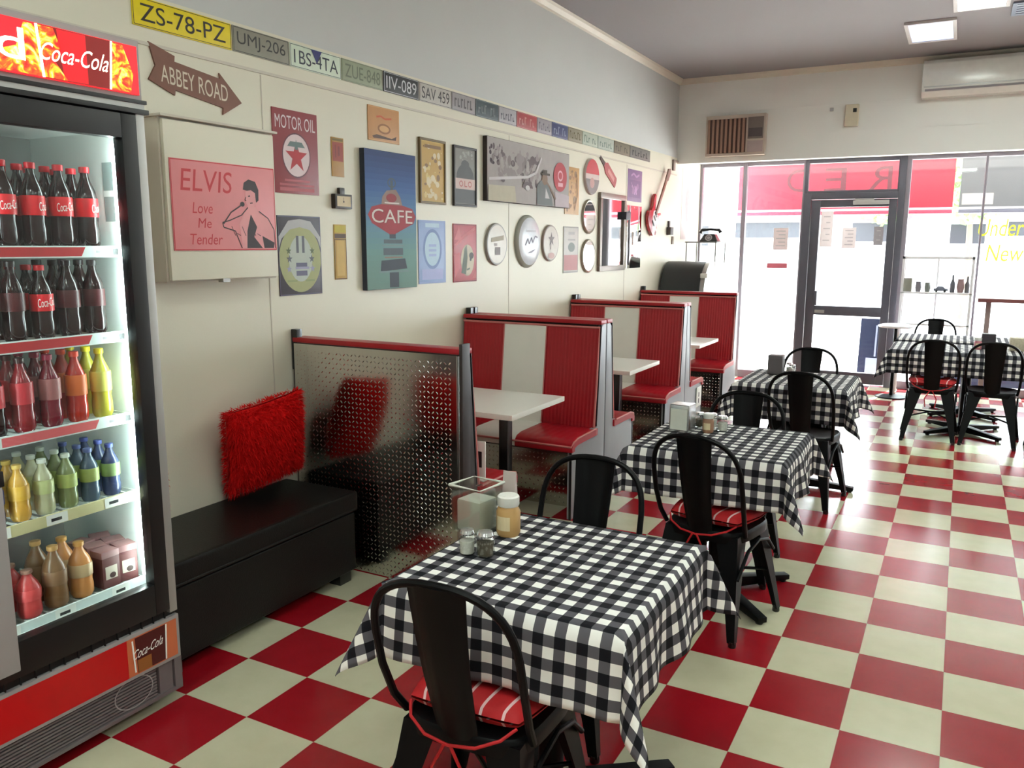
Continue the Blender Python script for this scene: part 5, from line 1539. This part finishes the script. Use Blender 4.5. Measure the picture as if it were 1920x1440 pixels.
o = panel('tin_sign', 3.588, 3.876, 1.885, 2.276, .005, M('tan_tin', (196, 150, 94), .45, noise=.1), 'tan tin sign with brown scribbles just right of the big canvas', 'sign')
m = MB(ON_LEFT); blotches(m, 3.61, 3.86, 1.90, 2.26, 34, 31, (0, 1, 2), .012, .035); m.line([(3.78, 1.92), (3.84, 2.05), (3.82, 2.22)], .012, .003, 1)
printed(o, m, [M('apricot_ink', (210, 166, 112), .5), M('umber_tan_ink', (140, 104, 66), .5), M('clay_ink', (178, 130, 84), .5)])
o = panel('tin_sign', 3.575, 3.878, 1.393, 1.784, .005, M('pale_grey_tin', (190, 184, 178), .45), 'pale grey tin sign with a dusty red lower third, left of the lower round mirror', 'sign')
m = MB(ON_LEFT); m.rect(3.585, 1.415, 3.868, 1.545, 0, 0); m.ell(3.735, 1.61, .07, .04, 0, 1); m.rect(3.67, 1.715, 3.80, 1.74, 0, 2); m.rect(3.66, 1.665, 3.81, 1.68, 0, 2); m.frame(3.578, 1.396, 3.875, 1.781, .008, 0, 3)
printed(o, m, [M('dusty_red_ink', (180, 112, 112), .5), M('grey_green_ink', (112, 118, 112), .5), M('light_taupe_ink', (156, 150, 148), .5), M('grey_edge_ink', (140, 134, 130), .5)])
# red bottle-opener style tin, tilted
o = thing('bottle_sign', 'red bottle-shaped tin sign hung at a slant above the tall mirror', 'sign', (W, 4.58, 2.285))
o.rotation_euler = (math.radians(152), 0, 0)
m = MB(ON_LEFT)
m.prism([(-.10, -.055), (.16, -.05), (.17, -.03), (.17, .03), (.16, .05), (-.10, .055), (-.14, .028), (-.16, .025), (-.16, -.025), (-.14, -.028)], lambda p, q, t: (-p, q, t), .001, .008)
m.build('body', M('faded_red_tin', (172, 72, 72), .45), o, smooth=False)
m = MB(ON_LEFT); m.prism([(-.28, -.014), (-.16, -.022), (-.16, .022), (-.28, .014)], lambda p, q, t: (-p, q, t), .001, .008); m.build('neck', M('dark_brown_tin', (72, 52, 46), .45), o, smooth=False)
m = MB(ON_LEFT); m.rect(-.11, -.02, .06, .02, .0086, 0); m.build('label', M('pale_red_ink', (206, 140, 132), .5), o, smooth=False)
# tall framed mirror
o = thing('wall_mirror', 'tall framed mirror on the wall reflecting the bright shop front', 'mirror')
m = MB(ON_LEFT)
y0, y1, z0, z1 = 4.318, 4.968, 1.388, 2.104
for q in ((y0, z0, y1, z0 + .05), (y0, z1 - .05, y1, z1), (y0, z0 + .05, y0 + .05, z1 - .05), (y1 - .05, z0 + .05, y1, z1 - .05)):
    m.box((q[0], q[1], .001), (q[2], q[3], .03))
m.build('frame', M('pewter_brown_frame', (124, 112, 104), .35, .4), o, loc=(W, 0, 0), bevel=.006)
m = MB(ON_LEFT); m.box((y0 + .045, z0 + .045, .002), (y1 - .045, z1 - .045, .012)); m.build('mirror_glass', MIRR, o, loc=(W, 0, 0), smooth=False)
m = MB(); m.box((W, 4.895, 1.875), (W + .06, 5.02, 1.948)); tag(m.build('wall_speaker', M('charcoal_plastic', (66, 64, 74), .5), bevel=.006), 'small charcoal box fixed beside the tall mirror', 'box')
# frameless mirror panel right of it, and the purple poster above
o = panel('mirror_panel', 5.055, 5.470, 1.400, 2.020, .008, MIRR, 'frameless mirror panel right of the tall framed mirror', 'mirror')
o = panel('poster', 5.060, 5.465, 2.062, 2.372, .003, M('purple_poster', (128, 92, 136), .5, noise=.08), 'purple poster above the frameless mirror panel', 'poster')
m = MB(ON_LEFT); m.rect(5.10, 2.10, 5.425, 2.27, 0, 0); m.line([(5.15, 2.31), (5.22, 2.335), (5.30, 2.305), (5.38, 2.33)], .02, .0002, 1); blotches(m, 5.13, 5.40, 2.11, 2.26, 14, 41, (1, 2), .015, .04)
printed(o, m, [M('plum_poster_ink', (112, 76, 122), .5), M('lilac_poster_ink', (176, 132, 178), .5), M('violet_poster_ink', (146, 104, 150), .5)])

# red electric guitar hung at a slant
o = thing('electric_guitar', 'red and white electric guitar hung slanting on the wall near the shop front', 'guitar', (W + .012, 5.78, 1.93))
o.rotation_euler = (math.radians(-40), 0, 0)
m = MB(ON_LEFT)
body = [(.0, -.19), (.09, -.185), (.15, -.13), (.155, -.06), (.115, -.01), (.10, .04), (.125, .09), (.14, .15), (.115, .155), (.06, .10), (.03, .075), (-.03, .075), (-.065, .12), (-.115, .195), (-.145, .19), (-.145, .12), (-.11, .04), (-.12, -.01), (-.16, -.06), (-.155, -.13), (-.09, -.185)]
m.prism(body, lambda p, q, t: (p, q, t), .0, .035); m.build('body', M('guitar_red', (172, 20, 34), .2, coat=.6), o, bevel=.006)
m = MB(ON_LEFT); m.poly([(.02, -.14), (.10, -.13), (.11, -.06), (.06, .01), (.05, .07), (-.02, .07), (-.07, .02), (-.05, -.05)], .0358, 0); m.build('pickguard', M('guitar_white', (226, 218, 214), .3), o, smooth=False, fix=False)
m = MB(ON_LEFT); m.box((-.022, .04, .030), (.022, .52, .045)); m.build('neck', M('guitar_maple_dark', (128, 84, 64), .4), o, bevel=.003)
m = MB(ON_LEFT); m.prism([(-.022, .52), (.022, .52), (.05, .56), (.055, .68), (.02, .71), (-.03, .66)], lambda p, q, t: (p, q, t), .028, .042); m.build('headstock', M('guitar_head', (120, 92, 76), .4), o, bevel=.003)
m = MB(ON_LEFT)
for v in (-.03, .02): m.box((-.035, v, .036), (.035, v + .018, .042))
m.box((-.04, -.10, .036), (.04, -.085, .044)); m.build('pickup', BLACK, o, bevel=.002)
m = MB(); m.box((W, 6.33, 1.745), (W + .05, 6.43, 1.83)); m.box((W, 6.36, 1.83), (W + .02, 6.40, 1.90)); tag(m.build('wall_bracket', M('dark_brown_plastic', (58, 50, 50), .5), bevel=.004), 'small dark bracket on the wall right of the guitar', 'bracket')
m = MB(); m.box((W, 6.52, 1.64), (W + .012, 6.58, 1.73)); tag(m.build('light_switch', M('beige_brown_plastic', (120, 104, 92), .5), bevel=.003), 'small brown switch low on the wall near the window corner', 'switch')
m = MB(); m.box((W, 6.45, 2.46), (W + .02, 6.52, 2.58)); m.box((W, 6.52, 2.56), (W + .02, 6.62, 2.58)); tag(m.build('wall_hook', M('taupe_metal', (140, 120, 112), .5), bevel=.003), 'taupe bracket high on the wall above the guitar neck', 'bracket')
o = panel('poster', 6.86, 7.32, 1.70, 2.52, .003, M('pale_pink_poster', (226, 208, 208), .6), 'tall pale pink poster on the wall in the window recess', 'poster')
m = MB(ON_LEFT); m.ell(7.09, 2.12, .08, .22, 0, 0); printed(o, m, [M('mauve_grey_ink', (176, 160, 164), .6)])

# ------------------------------------------------------------------ above the shop front
o = thing('window_air_conditioner', 'brown-slatted window air conditioner set in the front bulkhead', 'air conditioner')
x0, x1, z0, z1 = -2.075, -1.43, 2.60, 3.03
m = MB(); m.box((x0, BULK - .09, z0), (x1, BULK, z1)); m.build('casing', M('beige_casing', (196, 180, 166), .5), o, bevel=.006)
m = MB(); m.box((x0 + .02, BULK - .094, z0 + .03), (x0 + .44, BULK - .089, z1 - .04)); m.build('grille_backing', M('dark_brown_grille', (84, 60, 52), .6), o)
m = MB()
for k in range(9): m.box((x0 + .025 + k * .047, BULK - .105, z0 + .03), (x0 + .050 + k * .047, BULK - .092, z1 - .04))
m.build('slats', M('tan_brown_slats', (158, 122, 104), .5), o, bevel=.003)
m = MB(); m.box((x1 - .185, BULK - .100, z0 + .17), (x1 - .02, BULK - .088, z1 - .035)); m.build('control_panel', M('grey_brown_panel', (120, 106, 100), .5), o, bevel=.004)
m = MB(); m.box((x1 - .175, BULK - .103, z0 + .19), (x1 - .03, BULK - .099, z0 + .28)); m.build('control_slot', M('dark_slot', (84, 74, 74), .5), o)
m = MB(); m.box((x1 - .185, BULK - .098, z0 + .03), (x1 - .02, BULK - .088, z0 + .15)); m.build('lower_panel', M('pale_mauve_panel', (176, 156, 154), .5), o, bevel=.004)
o = thing('motion_sensor', 'small cream alarm sensor on the bulkhead above the door', 'sensor')
m = MB(); m.box((-.645, BULK - .05, 2.845), (-.515, BULK, 3.06)); m.build('case', M('cream_plastic', (216, 204, 180), .45), o, bevel=.01, bseg=3)
m = MB(); m.box((-.57, BULK - .056, 2.98), (-.535, BULK - .049, 3.02)); m.build('lens', BLACK, o, bevel=.003)
m = MB(); m.box((-.80, BULK - .02, 3.01), (-.765, BULK, 3.045)); m.build('bracket', ALU, o, bevel=.003)
o = thing('split_air_conditioner', 'white split air conditioner high on the bulkhead at the right', 'air conditioner')
x0, x1 = .055, 1.12
prof = [(0, 3.055), (.15, 3.055), (.205, 3.10), (.215, 3.20), (.205, 3.36), (.18, 3.395), (0, 3.395)]
m = MB(); m.prism(prof, lambda p, q, t: (t, BULK - p, q), x0, x1); m.build('casing', M('glossy_white_plastic', (222, 220, 214), .2), o, bevel=.008, bseg=3)
m = MB(); m.box((x0 + .03, BULK - .209, 3.105), (x1 - .03, BULK - .16, 3.125)); m.build('outlet_slot', M('grey_outlet', (140, 132, 136), .5), o)
m = MB(); m.box((x0 + .02, BULK - .212, 3.140), (x1 - .02, BULK - .20, 3.152)); m.build('louvre', ALU, o, bevel=.002)

# ceiling lights
PANEL_A = emitter('ceiling_panel_dim', (214, 226, 255), 0.55)
PANEL = emitter('ceiling_panel_bright', (240, 252, 242), LAMP_STRENGTH)
def ceiling_light(xc, yc, w, l, label, mat=None):
    o = thing('ceiling_light', label, 'ceiling light', (xc, yc, CEIL))
    m = MB()
    for a, b in (((-w - .03, -l - .03), (w + .03, -l)), ((-w - .03, l), (w + .03, l + .03)), ((-w - .03, -l), (-w, l)), ((w, -l), (w + .03, l))):
        m.box((a[0], a[1], -.02), (b[0], b[1], 0))
    m.build('frame', M('white_light_frame', (214, 210, 210), .5), o, smooth=False)
    MB().box((-w, -l, -.012), (w, l, -.001)).build('diffuser', mat or PANEL, o, smooth=False)
ceiling_light(.145, 5.50, .165, .34, 'square ceiling light nearest the front bulkhead', PANEL_A)
ceiling_light(.51, 4.52, .16, .34, 'bright ceiling light cut off by the top of the picture')
ADDED_LIGHT_SPOTS = [(.9, 2.6), (-.3, -1.3), (.5, -3.4), (2.4, 2.4), (2.4, -.4), (2.4, -3.2), (2.4, 4.6), (-.9, -3.4), (.5, -5.0)]  # added panels out of view, placed to brighten the walls, booths and floor
for x, y in ADDED_LIGHT_SPOTS:
    ceiling_light(x, y, .16, .34, 'ceiling light panel over the room, outside the picture')
for o in bpy.data.objects:
    if o.get('label') == 'ceiling light panel over the room, outside the picture': o['group'] = 'added fill lights over the dining room'
o = thing('ceiling_vent', 'blue-grey square ceiling vent at the right edge near the lights', 'vent', (.86, 5.05, CEIL))
MB().box((-.14, -.2, -.014), (.14, .2, 0)).build('frame', M('blue_grey_vent', (120, 136, 158), .5), o, bevel=.004)
m = MB()
for k in range(5): m.box((-.11, -.16 + k * .07, -.018), (.11, -.13 + k * .07, -.012))
m.build('slat', M('pale_blue_slat', (150, 166, 186), .5), o, smooth=False)

# ------------------------------------------------------------------ cabinet, showcase and window display
o = thing('roll_top_cabinet', 'black roll-top cabinet against the wall behind the farthest booth', 'cabinet')
x0, x1 = W + .03, -1.90
arc = [(6.06 + .30 * (1 - math.cos(a)), 1.05 + .40 * math.sin(a)) for a in [PI / 2 * k / 10 for k in range(11)]]
prof = [(6.06, .06)] + arc + [(6.50, 1.45), (6.50, .06)]
m = MB(); m.prism(prof, lambda p, q, t: (t, p, q), x0, x1 - .05); m.build('roll_top', M('charcoal_roll_top', (34, 38, 40), .45), o, angle=25)
m = MB(); m.prism([(p + (.012 if p < 6.3 else -.0), q - .0) for p, q in prof], lambda p, q, t: (t, p, q), x1 - .05, x1); m.build('end_panel', ALU, o, angle=25)
m = MB(); m.box((x1 - .045, 6.085, 1.28), (x1 + .03, 6.14, 1.33)); m.build('white_catch', WHITE, o, bevel=.004)
m = MB(); m.box((x0 + .02, 6.1, 0), (x1 - .02, 6.46, .06)); m.build('plinth', BLACK, o)
o = thing('glass_showcase', 'small glass showcase in the window corner behind the roll-top cabinet', 'showcase')
x0, x1, y0, y1 = W + .06, -2.0, 6.9, 7.35
MB().box((x0, y0, 0), (x1, y1, 1.42)).build('base', M('white_cabinet', (222, 220, 216), .4), o, bevel=.004)
m = MB()
for x in (x0, x1 - .015):
    for y in (y0, y1 - .015): m.box((x, y, 1.42), (x + .015, y + .015, 1.66))
m.build('posts', ALU, o)
MB().box((x0 + .004, y0 + .004, 1.425), (x1 - .004, y1 - .004, 1.655)).build('glass', GLASS, o, smooth=False)
MB().box((x0 - .01, y0 - .01, 1.66), (x1 + .01, y1 + .01, 1.675)).build('lid', M('grey_lid', (110, 106, 106), .4), o, bevel=.003)
o = thing('old_telephone', 'old black telephone standing on the glass showcase', 'telephone', (-2.12, 7.08, 1.675))
m = MB(); m.hexa([(-.11, -.09, 0), (.11, -.09, 0), (.11, .09, 0), (-.11, .09, 0)], [(-.06, -.05, .09), (.06, -.05, .09), (.06, .06, .09), (-.06, .06, .09)]); m.build('body', BLACK, o, bevel=.012, bseg=3)
m = MB(); m.tube([(-.12, 0, .10), (-.10, 0, .135), (0, 0, .145), (.10, 0, .135), (.12, 0, .10)], [.028, .02, .015, .02, .028]); m.build('handset', BLACK, o)
m = MB(lambda u, v, w: (u, -.076 + v * .4 - w, .045 + v * .9)); m.ring(0, 0, .042, .042, .016, .002, 0); m.ell(0, 0, .02, None, .002, 0); m.build('dial', M('grey_dial', (150, 144, 150), .4), o, smooth=False, fix=False)
# white display rack in the right window
WR = M('white_display_rack', (226, 224, 228), .45)
o = thing('display_rack', 'white display rack standing inside the window right of the door', 'rack')
x0, x1, y0, y1 = -.03, .66, 7.18, 7.44
m = MB()
for x in (x0, x1 - .025):
    for y in (y0, y1 - .025): m.box((x, y, 0), (x + .025, y + .025, 1.52))
m.box(((x0 + x1) / 2 - .01, y1 - .02, .45), ((x0 + x1) / 2 + .01, y1, 1.52))
m.box((x0, y0, 1.495), (x1, y0 + .025, 1.52))
m.build('uprights', WR, o, smooth=False)
for z in (.45, .80, 1.14): MB().box((x0, y0, z - .02), (x1, y1, z)).build('shelf', WR, o, bevel=.003)
ORN = [(.03, .075, .10, (126, 124, 112), 'square', 'grey-green tin box at the left end of the display rack'), (.14, .05, .075, (112, 108, 116), 'round', 'small grey pot second from the left on the display rack'), (.23, .05, .07, (118, 124, 118), 'round', 'small green-grey pot third from the left on the display rack'), (.36, .075, .07, (104, 108, 124), 'car', 'blue-grey model car on the display rack'), (.47, .05, .13, (92, 90, 98), 'bottle', 'slim dark bottle ornament on the display rack'), (.545, .06, .10, (140, 112, 112), 'round', 'brownish pink jar on the display rack'), (.61, .05, .12, (90, 88, 90), 'bottle', 'dark bottle ornament at the right end of the display rack')]
for k, (x, w, h, c, kind, lab) in enumerate(ORN):
    w *= 1.25; h *= 1.45
    mt = M('ornament_%s' % 'abcdefg'[k], c, .4)
    if kind == 'square': mm = MB().box((x - w / 2, 7.24, 1.1404), (x + w / 2, 7.32, 1.1404 + h)).build('tin_box', mt, bevel=.006)
    elif kind == 'car':
        mm = MB(); mm.prism([(-.07, .012), (.07, .012), (.07, .035), (.04, .04), (.02, .062), (-.03, .062), (-.045, .04), (-.07, .036)], lambda p, q, t: (x + p, t, 1.142 + q), 7.25, 7.31)
        mm = mm.build('model_car', mt, bevel=.004)
        for a in (-.04, .04):
            q = MB(lambda u, v, w_: (u, w_, v)); q.lathe([(.0128, 7.246), (.0128, 7.314)], (x + a, 1.1535, 0), 12); q.build('wheels', BLACK, mm)
    elif kind == 'bottle': mm = MB().lathe([(w * .38, 0), (w * .4, h * .5), (w * .18, h * .7), (w * .16, h)], (x, 7.28, 1.1404), 14).build('bottle_ornament', mt)
    else: mm = MB().lathe([(w * .35, 0), (w * .5, h * .4), (w * .4, h * .85), (w * .42, h)], (x, 7.28, 1.1404), 14).build('pot', mt)
    tag(mm, lab, 'ornament', 'ornaments on the display rack')
o = thing('window_bar', 'dark red timber bar shelf inside the far right window', 'bar shelf')
MB().box((.72, 7.20, 1.05), (2.6, 7.52, 1.09)).build('top', M('dark_red_timber', (120, 68, 66), .4), o, bevel=.004)
for x in (.80, 1.55, 2.5): MB().box((x, 7.34, 0), (x + .05, 7.39, 1.05)).build('leg', M('grey_post', (132, 116, 112), .5), o, bevel=.003)
o = thing('round_side_table', 'small white round-topped table in front of the display rack', 'table', (-.03, 6.985, 0))
MB().lathe([(.17, .765), (.18, .775), (.18, .785), (.13, .80), (.04, .808)], seg=28).build('top', WR, o)
MB().lathe([(.018, .02), (.018, .765)], seg=12).build('column', MBLACK, o)
MB().lathe([(.16, 0), (.16, .012), (.02, .022)], seg=24).build('base', MBLACK, o)
# outside, seen low through the windows
NAVY = M('navy_paint', (38, 46, 74), .45)
o = thing('planter_box', 'long navy planter box outside the right-hand window', 'planter')
m = MB(); m.box((.1, 8.6, -.06), (3.4, 9.0, .52)); m.build('box', NAVY, o, bevel=.006)
m = MB(); m.box((.08, 8.58, .52), (3.42, 9.02, .55)); m.build('rim', M('pale_navy_rim', (108, 116, 140), .5), o)
o = thing('pavement_sign', 'navy sandwich board outside the lower right of the door', 'sandwich board', (-.36, 8.35, -.06))
m = MB(); m.hexa([(-.15, -.16, 0), (.17, -.16, 0), (.17, -.14, 0), (-.15, -.14, 0)], [(-.15, -.02, .80), (.17, -.02, .80), (.17, .0, .80), (-.15, .0, .80)]); m.build('front_board', NAVY, o, bevel=.003)
m = MB(); m.hexa([(-.15, .14, 0), (.17, .14, 0), (.17, .16, 0), (-.15, .16, 0)], [(-.15, .005, .80), (.17, .005, .80), (.17, .02, .80), (-.15, .02, .80)]); m.build('rear_board', NAVY, o, bevel=.003)
m = MB(); m.hexa([(-.06, -.150, .10), (.12, -.150, .10), (.12, -.146, .10), (-.06, -.146, .10)], [(-.06, -.113, .32), (.12, -.113, .32), (.12, -.109, .32), (-.06, -.109, .32)]); m.hexa([(.03, -.112, .34), (.05, -.112, .34), (.05, -.108, .34), (.03, -.108, .34)], [(.03, -.048, .72), (.05, -.048, .72), (.05, -.044, .72), (.03, -.044, .72)]); m.build('pale_marks', M('pale_board_marks', (170, 180, 206), .5), o, smooth=False)
for o in bpy.data.objects:
    if 'face' in o: del o['face']
